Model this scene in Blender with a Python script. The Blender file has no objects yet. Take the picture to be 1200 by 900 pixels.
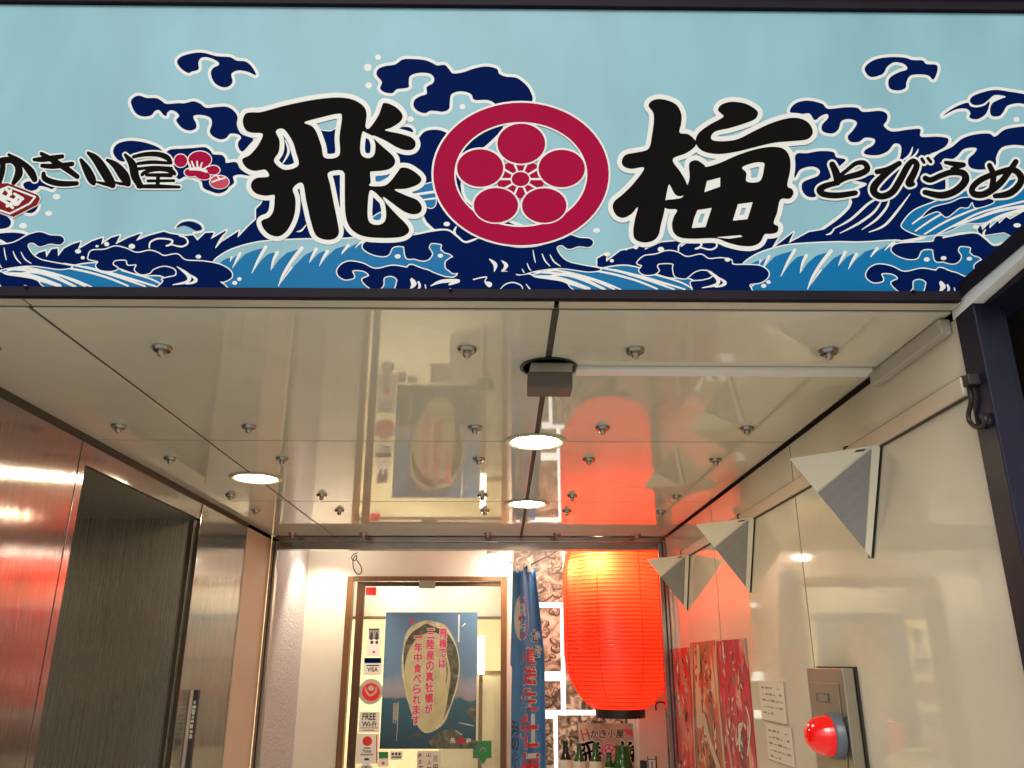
import bpy, bmesh, math, random
import numpy as np
from mathutils import Vector, Matrix
random.seed(3)
sc = bpy.context.scene
COL = sc.collection
PI = math.pi

# ------------------------------------------------------------------ camera
F_PX, PITCH, YAW, ROLL = 950.51, 0.330733, 0.0114886, 0.00033157
cy_, sy_, cp_, sp_ = math.cos(YAW), math.sin(YAW), math.cos(PITCH), math.sin(PITCH)
FWD = np.array([sy_*cp_, cy_*cp_, sp_]); R0 = np.array([cy_, -sy_, 0.0]); U0 = np.cross(R0, FWD)
RGT = math.cos(ROLL)*R0 + math.sin(ROLL)*U0
UPV = -math.sin(ROLL)*R0 + math.cos(ROLL)*U0
EYE = np.array([0.0, 0.0, 1.6])
cam = bpy.data.objects.new('camera', bpy.data.cameras.new('camera'))
COL.objects.link(cam)
m = Matrix.Identity(4)
for i in range(3):
    m[i][0] = RGT[i]; m[i][1] = UPV[i]; m[i][2] = -FWD[i]; m[i][3] = EYE[i]
cam.matrix_world = m
cam.data.sensor_width = 36.0
cam.data.lens = F_PX/1200*36
cam.data.clip_start = 0.05; cam.data.clip_end = 500
sc.camera = cam

# ------------------------------------------------------------------ world, sun, exposure
SUN_EL, SUN_AZ = math.radians(38), math.radians(188)     # soft evening daylight from the street side
w = bpy.data.worlds.new('World'); sc.world = w; w.use_nodes = True
nt = w.node_tree; nt.nodes.clear()
sky = nt.nodes.new('ShaderNodeTexSky'); sky.sky_type = 'NISHITA'; sky.sun_disc = False
sky.sun_elevation = SUN_EL; sky.sun_rotation = SUN_AZ; sky.dust_density = 4.0; sky.air_density = 1.0
mixw = nt.nodes.new('ShaderNodeMixRGB'); mixw.blend_type = 'MIX'; mixw.inputs[0].default_value = 0.55
bw = nt.nodes.new('ShaderNodeRGBToBW')
bg = nt.nodes.new('ShaderNodeBackground'); bg.inputs[1].default_value = 0.072
wo = nt.nodes.new('ShaderNodeOutputWorld')
nt.links.new(sky.outputs[0], bw.inputs[0]); nt.links.new(sky.outputs[0], mixw.inputs[1]); nt.links.new(bw.outputs[0], mixw.inputs[2])
nt.links.new(mixw.outputs[0], bg.inputs[0]); nt.links.new(bg.outputs[0], wo.inputs[0])
sl = bpy.data.lights.new('sun', 'SUN'); sl.energy = 0.60; sl.angle = math.radians(25); sl.color = (1, .96, .9)
so = bpy.data.objects.new('sun', sl); COL.objects.link(so)
sd = Vector((math.sin(SUN_AZ)*math.cos(SUN_EL), math.cos(SUN_AZ)*math.cos(SUN_EL), math.sin(SUN_EL)))
so.rotation_euler = sd.to_track_quat('Z', 'Y').to_euler()
sc.view_settings.view_transform = 'Standard'; sc.view_settings.look = 'None'
sc.view_settings.exposure = 0.98; sc.view_settings.gamma = 1.0
sc.view_settings.use_curve_mapping = False
sc.cycles.max_bounces = 10; sc.cycles.glossy_bounces = 6; sc.cycles.transmission_bounces = 6
sc.cycles.sample_clamp_indirect = 4.0
sc.cycles.caustics_reflective = False; sc.cycles.caustics_refractive = False

# ------------------------------------------------------------------ pixel -> place
def ray(x, y):
    return (x-600)*RGT - (y-450)*UPV + F_PX*FWD
def on(ax, v, x, y):
    d = ray(x, y); t = (v-EYE[ax])/d[ax]
    return Vector((EYE + t*d).tolist())

# ------------------------------------------------------------------ materials
def mat(name, col, rough=.5, metal=0, ior=1.5, noise=0, nscale=6, bump=0, bscale=40, emit=None, estr=0, coat=0, spec=None, stretch=None, aniso=0, col2=None, trans=0):
    M = bpy.data.materials.new(name); M.use_nodes = True
    t = M.node_tree; b = t.nodes['Principled BSDF']
    b.inputs['Base Color'].default_value = (*col, 1); b.inputs['Roughness'].default_value = rough
    b.inputs['Metallic'].default_value = metal; b.inputs['IOR'].default_value = ior
    b.inputs['Coat Weight'].default_value = coat; b.inputs['Coat Roughness'].default_value = .03
    b.inputs['Anisotropic'].default_value = aniso
    b.inputs['Transmission Weight'].default_value = trans
    tc = t.nodes.new('ShaderNodeTexCoord'); mp = t.nodes.new('ShaderNodeMapping')
    t.links.new(tc.outputs['Object'], mp.inputs[0])
    if stretch: mp.inputs['Scale'].default_value = stretch
    if noise or col2:
        n = t.nodes.new('ShaderNodeTexNoise'); n.inputs['Scale'].default_value = nscale; n.inputs['Detail'].default_value = 6
        t.links.new(mp.outputs[0], n.inputs[0])
        r = t.nodes.new('ShaderNodeValToRGB'); t.links.new(n.outputs[0], r.inputs[0])
        c2 = col2 or tuple(c*(1-noise) for c in col)
        r.color_ramp.elements[0].position = .32; r.color_ramp.elements[1].position = .68
        r.color_ramp.elements[0].color = (*c2, 1); r.color_ramp.elements[1].color = (*col, 1)
        t.links.new(r.outputs[0], b.inputs['Base Color'])
        mr = t.nodes.new('ShaderNodeMapRange'); t.links.new(n.outputs[0], mr.inputs[0])
        mr.inputs[3].default_value = max(0, rough*.8); mr.inputs[4].default_value = min(1, rough*1.25)
        t.links.new(mr.outputs[0], b.inputs['Roughness'])
    if bump:
        n2 = t.nodes.new('ShaderNodeTexNoise'); n2.inputs['Scale'].default_value = bscale; n2.inputs['Detail'].default_value = 3
        t.links.new(mp.outputs[0], n2.inputs[0])
        bp = t.nodes.new('ShaderNodeBump'); bp.inputs['Strength'].default_value = bump; bp.inputs['Distance'].default_value = .01
        t.links.new(n2.outputs[0], bp.inputs['Height']); t.links.new(bp.outputs[0], b.inputs['Normal'])
    if emit:
        b.inputs['Emission Color'].default_value = (*emit, 1); b.inputs['Emission Strength'].default_value = estr
    return M

PALE = (.215, .415, .48)
M = dict(
 pale=mat('sign_pale_blue', PALE, .38, ior=1.25, noise=.15, nscale=3.5, stretch=(1.6, 1, .6)),
 white=mat('print_white', (.61, .62, .59), .38, ior=1.2), navy=mat('print_navy', (.0006, .0075, .062), .6, ior=1.06),
 blue=mat('print_blue', (.002, .125, .30), .42, ior=1.15), black=mat('print_black', (.005, .0048, .0045), .6, ior=1.06),
 crim=mat('print_crimson', (.29, .003, .038), .5, ior=1.08), rose=mat('print_rose', (.42, .045, .075), .45, ior=1.15),
 maroon=mat('print_maroon', (.15, .002, .006), .45, ior=1.15),
 frame=mat('dark_frame_paint', (.016, .012, .018), .5, ior=1.15, noise=.3, nscale=9),
 frame2=mat('navy_frame_paint', (.012, .012, .030), .45, ior=1.3, noise=.3, nscale=9),
 enamel=mat('cream_enamel_panel', (.76, .735, .60), .032, ior=1.62, noise=.09, nscale=2.6, bump=.004, bscale=2),
 wallp=mat('cream_glazed_wall', (.75, .69, .555), .045, ior=1.5, noise=.09, nscale=2.2, bump=.01, bscale=1.6),
 dark=mat('joint_dark', (.07, .058, .045), .8),
 lip=mat('ceiling_edge_strip', (.62, .58, .46), .35, noise=.1),
 chrome=mat('chrome', (.42, .39, .34), .14, 1),
 steel=mat('brushed_steel', (.43, .415, .40), .10, 1, noise=.22, nscale=8, bump=.13, bscale=6, stretch=(60, 60, .25)),
 steel_d=mat('dark_brushed_steel', (.46, .46, .41), .27, .72, noise=.14, nscale=5, bump=.035, bscale=5, stretch=(50, 50, .25)),
 steel_f=mat('frame_steel', (.40, .37, .34), .18, 1, noise=.2, nscale=5),
 alarm=mat('alarm_box_steel', (.36, .33, .27), .3, .8, noise=.12, nscale=5),
 pvc=mat('white_pvc', (.88, .90, .88), .35, noise=.04), pvc_g=mat('grey_pvc', (.52, .48, .42), .4, noise=.08),
 beige=mat('beige_paint', (.66, .54, .42), .45, noise=.05, nscale=3),
 tex=mat('textured_wall', (.52, .52, .53), .85, noise=.16, nscale=45, bump=1.0, bscale=55),
 wpaint=mat('white_wall_paint', (.76, .70, .60), .5, noise=.04),
 wood=mat('door_frame_brown', (.19, .085, .030), .4, noise=.35, nscale=5, stretch=(8, 8, .6)),
 wood_d=mat('door_frame_dark', (.085, .035, .012), .4, noise=.35, nscale=5, stretch=(8, 8, .6)),
 grey=mat('speaker_grey', (.22, .22, .22), .6), spk=mat('speaker_cream', (.84, .80, .66), .45, noise=.04),
 rub=mat('black_rubber', (.015, .013, .012), .5), boxg=mat('sensor_brown_grey', (.11, .095, .08), .5, noise=.1),
 paper=mat('paper', (.72, .66, .56), .7, noise=.05), paperw=mat('white_paper', (.85, .82, .76), .6),
 red=mat('print_red', (.72, .03, .02), .4), pink=mat('print_pink', (.66, .055, .13), .4), green=mat('print_green', (.02, .22, .05), .4),
 ink=mat('ink', (.03, .03, .035), .6), inkg=mat('ink_grey', (.25, .24, .23), .6),
 tarmac=mat('pale_paving', (.62, .60, .54), .85, noise=.3, nscale=30, bump=.3, bscale=120),
 tile=mat('floor_tile', (.80, .76, .66), .45, noise=.15, nscale=5), 
 nbr=mat('neighbour_dark_board', (.010, .007, .005), .9, ior=1.1, col2=(.002, .002, .002), nscale=3, bump=.2, bscale=5),
 warm=mat('interior_warm_wall', (.82, .76, .62), .6, col2=(.62, .54, .42), nscale=2),
 counter=mat('counter_wood', (.20, .12, .06), .4, noise=.3),
 label=mat('bottle_label', (.75, .70, .58), .5),
 metalgrey=mat('collar_grey', (.10, .12, .15), .35),
)
def emis(name, col, s):
    M_ = bpy.data.materials.new(name); M_.use_nodes = True; t = M_.node_tree; t.nodes.clear()
    e = t.nodes.new('ShaderNodeEmission'); e.inputs[0].default_value = (*col, 1); e.inputs[1].default_value = s
    o = t.nodes.new('ShaderNodeOutputMaterial'); t.links.new(e.outputs[0], o.inputs[0]); return M_
M['lamp'] = emis('downlight_glow', (1, .78, .50), 62.0)
M['lampw'] = emis('spot_glow', (1, .90, .74), 60.0)
M['led'] = emis('led_strip_glow', (1, .93, .82), 1.3)
M['ylamp'] = emis('yellow_lantern_glow', (1, .62, .10), 2.2)
M['tube'] = emis('interior_tube_glow', (1, .88, .60), 9.0)
def glass(name, tint=(1, 1, 1), refl=1.0):
    G = bpy.data.materials.new(name); G.use_nodes = True; t = G.node_tree; t.nodes.clear()
    a = t.nodes.new('ShaderNodeBsdfTransparent'); a.inputs[0].default_value = (*tint, 1)
    g = t.nodes.new('ShaderNodeBsdfGlossy'); g.inputs['Roughness'].default_value = .02
    f = t.nodes.new('ShaderNodeFresnel'); f.inputs[0].default_value = 1.5
    mx = t.nodes.new('ShaderNodeMixShader'); o = t.nodes.new('ShaderNodeOutputMaterial')
    t.links.new(f.outputs[0], mx.inputs[0]); t.links.new(a.outputs[0], mx.inputs[1]); t.links.new(g.outputs[0], mx.inputs[2]); t.links.new(mx.outputs[0], o.inputs[0])
    return G
M['pane'] = glass('door_glass', (.93, .95, .93))
def bottle_mat(name, c):
    B = mat(name, c, .08, ior=1.5, coat=.5); return B
M['bgreen'] = bottle_mat('green_bottle_glass', (.015, .10, .02)); M['bdark'] = bottle_mat('dark_bottle_glass', (.008, .008, .008))
# lantern paper: thin red-orange paper lit from inside
L = bpy.data.materials.new('lantern_paper'); L.use_nodes = True; t = L.node_tree; t.nodes.clear()
tl = t.nodes.new('ShaderNodeBsdfTranslucent'); tl.inputs[0].default_value = (.96, .060, .022, 1)
df = t.nodes.new('ShaderNodeBsdfDiffuse'); df.inputs[0].default_value = (.70, .04, .015, 1)
gl = t.nodes.new('ShaderNodeBsdfGlossy'); gl.inputs['Roughness'].default_value = .28; gl.inputs[0].default_value = (1, 1, 1, 1)
m1 = t.nodes.new('ShaderNodeMixShader'); m1.inputs[0].default_value = .72
m2 = t.nodes.new('ShaderNodeMixShader'); m2.inputs[0].default_value = .05
o = t.nodes.new('ShaderNodeOutputMaterial')
t.links.new(df.outputs[0], m1.inputs[1]); t.links.new(tl.outputs[0], m1.inputs[2])
t.links.new(m1.outputs[0], m2.inputs[1]); t.links.new(gl.outputs[0], m2.inputs[2]); t.links.new(m2.outputs[0], o.inputs[0])
M['lantern'] = L
# perforated grille
G = mat('perforated_grille', (.30, .30, .30), .55); t = G.node_tree; b = t.nodes['Principled BSDF']
vo = t.nodes.new('ShaderNodeTexVoronoi'); vo.inputs['Scale'].default_value = 300; vo.inputs['Randomness'].default_value = 0
tc = t.nodes.new('ShaderNodeTexCoord'); t.links.new(tc.outputs['Object'], vo.inputs[0])
rp = t.nodes.new('ShaderNodeValToRGB'); rp.color_ramp.elements[0].position = .3; rp.color_ramp.elements[1].position = .42
rp.color_ramp.elements[0].color = (.10, .10, .10, 1); rp.color_ramp.elements[1].color = (.33, .33, .325, 1)
t.links.new(vo.outputs['Distance'], rp.inputs[0]); t.links.new(rp.outputs[0], b.inputs['Base Color']); M['grille'] = G
# printed pictures
def photo_mat(name, stops, scale=6, seed=0, stretch=(1, 1, 1), rough=.4, detail=8, dist=1.2):
    P = bpy.data.materials.new(name); P.use_nodes = True; t = P.node_tree; b = t.nodes['Principled BSDF']
    b.inputs['Roughness'].default_value = rough
    tc = t.nodes.new('ShaderNodeTexCoord'); mp = t.nodes.new('ShaderNodeMapping'); mp.inputs['Location'].default_value = (seed*3.7, seed*1.9, seed*2.3)
    mp.inputs['Scale'].default_value = stretch
    n = t.nodes.new('ShaderNodeTexNoise'); n.inputs['Scale'].default_value = scale; n.inputs['Detail'].default_value = detail; n.inputs['Distortion'].default_value = dist
    r = t.nodes.new('ShaderNodeValToRGB'); el = r.color_ramp.elements
    while len(el) < len(stops): el.new(.5)
    for e, (p, c) in zip(el, stops): e.position = p; e.color = (*c, 1)
    t.links.new(tc.outputs['Object'], mp.inputs[0]); t.links.new(mp.outputs[0], n.inputs[0]); t.links.new(n.outputs[0], r.inputs[0]); t.links.new(r.outputs[0], b.inputs[0])
    return P
SEP = [(.32, (.02, .016, .012)), (.43, (.13, .10, .07)), (.52, (.36, .30, .22)), (.60, (.70, .64, .54)), (.68, (.86, .82, .74))]

# ------------------------------------------------------------------ mesh helpers
def link(name, me, parent=None, m=None):
    o = bpy.data.objects.new(name, me); COL.objects.link(o)
    if m is not None: me.materials.clear(); me.materials.append(M[m] if isinstance(m, str) else m)
    if parent is not None:
        o.parent = parent; o.matrix_parent_inverse = Matrix.Translation(-parent.location) if parent.type == 'EMPTY' else Matrix.Identity(4)
    return o
def setp(o, label=None, cat=None, group=None, kind=None):
    if label: o['label'] = label
    if cat: o['category'] = cat
    if group: o['group'] = group
    if kind: o['kind'] = kind
    return o
def thing(name, label, cat, loc=(0, 0, 0), group=None):
    o = bpy.data.objects.new(name, None); COL.objects.link(o); o.location = loc; o.empty_display_size = .1
    return setp(o, label, cat, group)
def bmesh_obj(name, bm, m, parent=None, smooth=False):
    bmesh.ops.recalc_face_normals(bm, faces=bm.faces)
    me = bpy.data.meshes.new(name); bm.to_mesh(me); bm.free()
    if smooth:
        for p in me.polygons: p.use_smooth = True
    return link(name, me, parent, m)
def add_box(bm, a, b, bev=0):
    x0, y0, z0 = [min(a[i], b[i]) for i in range(3)]; x1, y1, z1 = [max(a[i], b[i]) for i in range(3)]
    r = bmesh.ops.create_cube(bm, size=1)
    for v in r['verts']:
        v.co = Vector(((x0+x1)/2+v.co.x*(x1-x0), (y0+y1)/2+v.co.y*(y1-y0), (z0+z1)/2+v.co.z*(z1-z0)))
    if bev:
        es = list({e for v in r['verts'] for e in v.link_edges})
        bmesh.ops.bevel(bm, geom=es, offset=bev, segments=2, affect='EDGES', profile=.5)
def box(name, a, b, m, parent=None, bev=0):
    bm = bmesh.new(); add_box(bm, a, b, bev); return bmesh_obj(name, bm, m, parent)
def add_hull(bm, pts):
    vs = [bm.verts.new(p) for p in pts]; bmesh.ops.convex_hull(bm, input=vs)
def hull(name, pts, m, parent=None):
    bm = bmesh.new(); add_hull(bm, pts); return bmesh_obj(name, bm, m, parent)
def lathe(name, prof, c, m, parent=None, n=40, smooth=True, axis='Z', caps=True):
    bm = bmesh.new(); rings = []
    for r, z in prof:
        ring = []
        for i in range(n):
            a = 2*PI*i/n
            p = (r*math.cos(a), r*math.sin(a), z)
            if axis == 'X': p = (z, r*math.cos(a), r*math.sin(a))
            ring.append(bm.verts.new((c[0]+p[0], c[1]+p[1], c[2]+p[2])))
        rings.append(ring)
    for q in range(len(rings)-1):
        for i in range(n): bm.faces.new((rings[q][i], rings[q][(i+1) % n], rings[q+1][(i+1) % n], rings[q+1][i]))
    if caps and prof[0][0] > 1e-5: bm.faces.new(rings[0])
    if caps and prof[-1][0] > 1e-5: bm.faces.new(rings[-1][::-1])
    bmesh.ops.remove_doubles(bm, verts=bm.verts, dist=1e-6)
    o = bmesh_obj(name, bm, m, parent, False)
    if smooth:
        for p in o.data.polygons: p.use_smooth = len(p.vertices) < 5
        o.data.set_sharp_from_angle(angle=math.radians(40))
    return o
def tube(name, pts, r, m, parent=None, n=10):
    pts = [Vector(p) for p in pts]; bm = bmesh.new(); rings = []
    for i, p in enumerate(pts):
        d = (pts[min(i+1, len(pts)-1)]-pts[max(i-1, 0)]).normalized()
        u = d.orthogonal().normalized() if i == 0 else (u-d*u.dot(d)).normalized()
        v = d.cross(u); rings.append([bm.verts.new(p+u*r*math.cos(2*PI*k/n)+v*r*math.sin(2*PI*k/n)) for k in range(n)])
    for q in range(len(rings)-1):
        for k in range(n): bm.faces.new((rings[q][k], rings[q][(k+1) % n], rings[q+1][(k+1) % n], rings[q+1][k]))
    bm.faces.new(rings[0]); bm.faces.new(rings[-1][::-1])
    return bmesh_obj(name, bm, m, parent, True)
def smooth_line(pts, k=8):
    P = [Vector(p) for p in pts]; out = []
    for i in range(len(P)-1):
        a, b, c, d = P[max(i-1, 0)], P[i], P[i+1], P[min(i+2, len(P)-1)]
        for j in range(k):
            t = j/k; out.append(.5*((2*b)+(c-a)*t+(2*a-5*b+4*c-d)*t*t+(3*b-3*c+d-a)*t**3))
    out.append(P[-1]); return out

# ------------------------------------------------------------------ drawing kit: outlines and brush strokes turned into cut vinyl shapes
FR = dict(A=(0, 0, 4), B=(0, 180, 4), C=(260, 0, 4), D=(260, 180, 4), E=(480, 40, 3.4615), Fz=(700, 60, 3.75), G=(920, 40, 4.286), H=(920, 180, 4.286),
          I=(0, 160, 4.737), J=(100, 90, 6), K=(280, 100, 4.5), L=(430, 60, 5.714), Mz=(480, 240, 4.286), N=(700, 240, 4.286), O=(910, 90, 4.138), P=(200, 230, 4), X=(0, 0, 1))
def T(fr, s):
    x0, y0, k = FR[fr]; v = np.array([float(q) for q in s.replace(';', ' ').replace(',', ' ').split()]).reshape(-1, 2)
    return v/k+np.array([x0, y0])
def crom(P, k=5, closed=True):
    n = len(P); out = []
    for i in range(n if closed else n-1):
        if closed: a, b, c, d = P[i-1], P[i], P[(i+1) % n], P[(i+2) % n]
        else: a, b, c, d = P[max(i-1, 0)], P[i], P[i+1], P[min(i+2, n-1)]
        for j in range(k):
            t = j/k; out.append(.5*((2*b)+(c-a)*t+(2*a-5*b+4*c-d)*t*t+(3*b-3*c+d-a)*t**3))
    if not closed: out.append(P[-1])
    return np.array(out)
def poly(fr, s, sm=True):
    p = T(fr, s); return ('p', crom(p) if sm else p, None)
def stroke(fr, s, w=1.0):      # x,y,r triples
    x0, y0, k = FR[fr]; v = np.array([float(q) for q in s.replace(';', ' ').replace(',', ' ').split()]).reshape(-1, 3)
    q = np.column_stack([v[:, 0]/k+x0, v[:, 1]/k+y0, v[:, 2]/k*w])
    return ('s', crom(q, 5, False) if len(q) > 2 else q, None)
def ell(cx, cy, rx, ry, n=48, rot=0):
    a = np.linspace(0, 2*PI, n, endpoint=False); x = rx*np.cos(a); y = ry*np.sin(a); c, s = math.cos(rot), math.sin(rot)
    return ('p', np.column_stack([cx+x*c-y*s, cy+x*s+y*c]), None)
def cut(shape, holes):
    return ('c', shape, holes)
def shift(sh, dx, dy):
    k, a, h = sh
    if k == 'c': return ('c', shift(a, dx, dy), [shift(q, dx, dy) for q in h])
    a = a.copy(); a[:, 0] += dx; a[:, 1] += dy; return (k, a, h)
def grow(shs, g): return [('g', s, g) for s in shs]
def bbox(sh):
    k, a, h = sh
    if k in ('c',): return bbox(a)
    if k == 'g':
        b = bbox(a); return (b[0]-h, b[1]-h, b[2]+h, b[3]+h)
    if k == 'e': return (a[:, 0::2].min(), a[:, 1::2].min(), a[:, 0::2].max(), a[:, 1::2].max())
    r = a[:, 2].max() if k == 's' else 0
    return (a[:, 0].min()-r, a[:, 1].min()-r, a[:, 0].max()+r, a[:, 1].max()+r)
def sdf(sh, X, Y):
    k, a, h = sh
    if k == 'c':
        d = sdf(a, X, Y)
        for q in h: d = np.maximum(d, -sdf(q, X, Y))
        return d
    if k == 'g': return sdf(a, X, Y)-h
    if k == 's':
        d = np.full(X.shape, 1e6)
        for i in range(len(a)-1):
            x1, y1, r1 = a[i]; x2, y2, r2 = a[i+1]; dx, dy = x2-x1, y2-y1; L2 = dx*dx+dy*dy+1e-9
            t = np.clip(((X-x1)*dx+(Y-y1)*dy)/L2, 0, 1)
            d = np.minimum(d, np.hypot(X-x1-t*dx, Y-y1-t*dy)-(r1+(r2-r1)*t))
        return d
    d = np.full(X.shape, 1e12); ins = np.zeros(X.shape, bool); n = len(a)
    for i in range(n):
        if k == 'e': x1, y1, x2, y2 = a[i]
        else: x1, y1 = a[i]; x2, y2 = a[(i+1) % n]
        dx, dy = x2-x1, y2-y1; L2 = dx*dx+dy*dy+1e-9
        t = np.clip(((X-x1)*dx+(Y-y1)*dy)/L2, 0, 1)
        d = np.minimum(d, (X-x1-t*dx)**2+(Y-y1-t*dy)**2)
        if y1 != y2:
            c = (y1 > Y) != (y2 > Y)
            ins ^= c & (X < (x2-x1)*(Y-y1)/(y2-y1)+x1)
    d = np.sqrt(d); return np.where(ins, -d, d)
def shapes_mesh(shs, cell, clip=None):
    """marching squares over the union of the shapes: returns verts (pixels) and faces"""
    bs = np.array([bbox(s) for s in shs]); x0, y0 = bs[:, 0].min()-2*cell, bs[:, 1].min()-2*cell; x1, y1 = bs[:, 2].max()+2*cell, bs[:, 3].max()+2*cell
    if clip: x0, y0, x1, y1 = max(x0, clip[0]-cell), max(y0, clip[1]-cell), min(x1, clip[2]+cell), min(y1, clip[3]+cell)
    xs = np.arange(x0, x1+cell, cell); ys = np.arange(y0, y1+cell, cell); nx, ny = len(xs), len(ys)
    Fd = np.full((ny, nx), 10.0)
    for s, b in zip(shs, bs):
        i0 = max(0, int((b[0]-x0)/cell)-2); i1 = min(nx, int((b[2]-x0)/cell)+4); j0 = max(0, int((b[1]-y0)/cell)-2); j1 = min(ny, int((b[3]-y0)/cell)+4)
        if i1 <= i0 or j1 <= j0: continue
        X, Y = np.meshgrid(xs[i0:i1], ys[j0:j1]); Fd[j0:j1, i0:i1] = np.minimum(Fd[j0:j1, i0:i1], sdf(s, X, Y))
    if clip:
        X, Y = np.meshgrid(xs, ys); Fd = np.maximum(Fd, np.maximum(np.maximum(clip[0]-X, X-clip[2]), np.maximum(clip[1]-Y, Y-clip[3])))
    Fd[0, :] = Fd[-1, :] = 1; Fd[:, 0] = Fd[:, -1] = 1
    ins = Fd < 0; cnt = ins[:-1, :-1].astype(int)+ins[1:, :-1]+ins[:-1, 1:]+ins[1:, 1:]
    V = []; Fc = []; vid = {}
    def vtx(key, x, y):
        if key not in vid: vid[key] = len(V); V.append((x, y))
        return vid[key]
    for j in range(ny-1):
        row = cnt[j]; full = row == 4; e = np.flatnonzero(np.diff(np.concatenate([[0], full.astype(int), [0]])))
        for a_, b_ in zip(e[::2], e[1::2]):
            ks = [vtx((0, i, j), xs[i], ys[j]) for i in (a_, b_)]+[vtx((0, i, j+1), xs[i], ys[j+1]) for i in (b_, a_)]
            Fc.append(ks)
        for i in np.flatnonzero((row > 0) & (row < 4)):
            cs = [(i, j), (i+1, j), (i+1, j+1), (i, j+1)]; f = []
            for q in range(4):
                (ai, aj), (bi, bj) = cs[q], cs[(q+1) % 4]; fa, fb = Fd[aj, ai], Fd[bj, bi]
                if fa < 0: f.append(vtx((0, ai, aj), xs[ai], ys[aj]))
                if (fa < 0) != (fb < 0):
                    t = fa/(fa-fb); key = (1, min(ai, bi), min(aj, bj), ai != bi)
                    f.append(vtx(key, xs[ai]+(xs[bi]-xs[ai])*t, ys[aj]+(ys[bj]-ys[aj])*t))
            if len(f) >= 3: Fc.append(f)
    return np.array(V), Fc
def vinyl(name, parent, m, shs, ax, val, cell=.8, clip=None, mapf=None):
    """a thin printed/cut shape lying in the plane axis=val"""
    V, Fc = shapes_mesh(shs, cell, clip)
    if not len(V): return None
    if mapf:
        me = bpy.data.meshes.new(name); me.from_pydata([tuple(mapf(x, y)) for x, y in V], [], Fc); me.update(); return link(name, me, parent, m)
    d = (V[:, :1]-600)*RGT-(V[:, 1:2]-450)*UPV+F_PX*FWD; t = (val-EYE[ax])/d[:, ax]; W = EYE+t[:, None]*d
    me = bpy.data.meshes.new(name); me.from_pydata(W.tolist(), [], Fc); me.update()
    return link(name, me, parent, m)
# font text -> flat mesh in metres
_tc = {}
def text2d(s, off=0.0):
    k = (s, off)
    if k in _tc: return _tc[k]
    c = bpy.data.curves.new('t', 'FONT'); c.body = s; c.size = 1; c.offset = off; c.resolution_u = 3; c.fill_mode = 'FRONT'
    o = bpy.data.objects.new('t', c); COL.objects.link(o); dg = bpy.context.evaluated_depsgraph_get(); dg.update()
    me = bpy.data.meshes.new_from_object(o.evaluated_get(dg))
    v = np.array([tuple(q.co)[:2] for q in me.vertices]).reshape(-1, 2); f = [list(p.vertices) for p in me.polygons]
    bpy.data.objects.remove(o); bpy.data.curves.remove(c); bpy.data.meshes.remove(me)
    _tc[k] = (v, f); return _tc[k]
_es = {}
def glyph(ch, x0, y0, x1, y1):
    if ch not in _es:
        v, f = text2d(ch, 0.0); cnt = {}
        for g in f:
            for i in range(len(g)):
                e = (g[i], g[(i+1) % len(g)]); k = (min(e), max(e)); cnt[k] = cnt.get(k, 0)+1
        sg = np.array([[*v[a], *v[b]] for (a, b), c in cnt.items() if c == 1]); lo, hi = v.min(0), v.max(0)
        _es[ch] = (sg-np.tile(lo, 2))/np.tile(np.maximum(hi-lo, 1e-6), 2)
    sg = _es[ch].copy(); sg[:, 0::2] = x0+sg[:, 0::2]*(x1-x0); sg[:, 1::2] = y1-sg[:, 1::2]*(y1-y0); return ('e', sg, None)
def lettering(name, parent, m, items, mapf, off=0.0):
    """items: (string, u, v, width, height) boxes; mapf(u,v)->xyz"""
    V = []; Fc = []
    for s, u, v, wd, hg in items:
        P, f = text2d(s, off)
        if not len(P): continue
        P0, _ = text2d(s, 0.0); lo, hi = P0.min(0), P0.max(0); q = (P-lo)/np.maximum(hi-lo, 1e-6); b = len(V)
        V += [tuple(mapf(u+a*wd, v+c*hg)) for a, c in q]; Fc += [[i+b for i in g] for g in f]
    me = bpy.data.meshes.new(name); me.from_pydata(V, [], Fc); me.update(); return link(name, me, parent, m)

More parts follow.
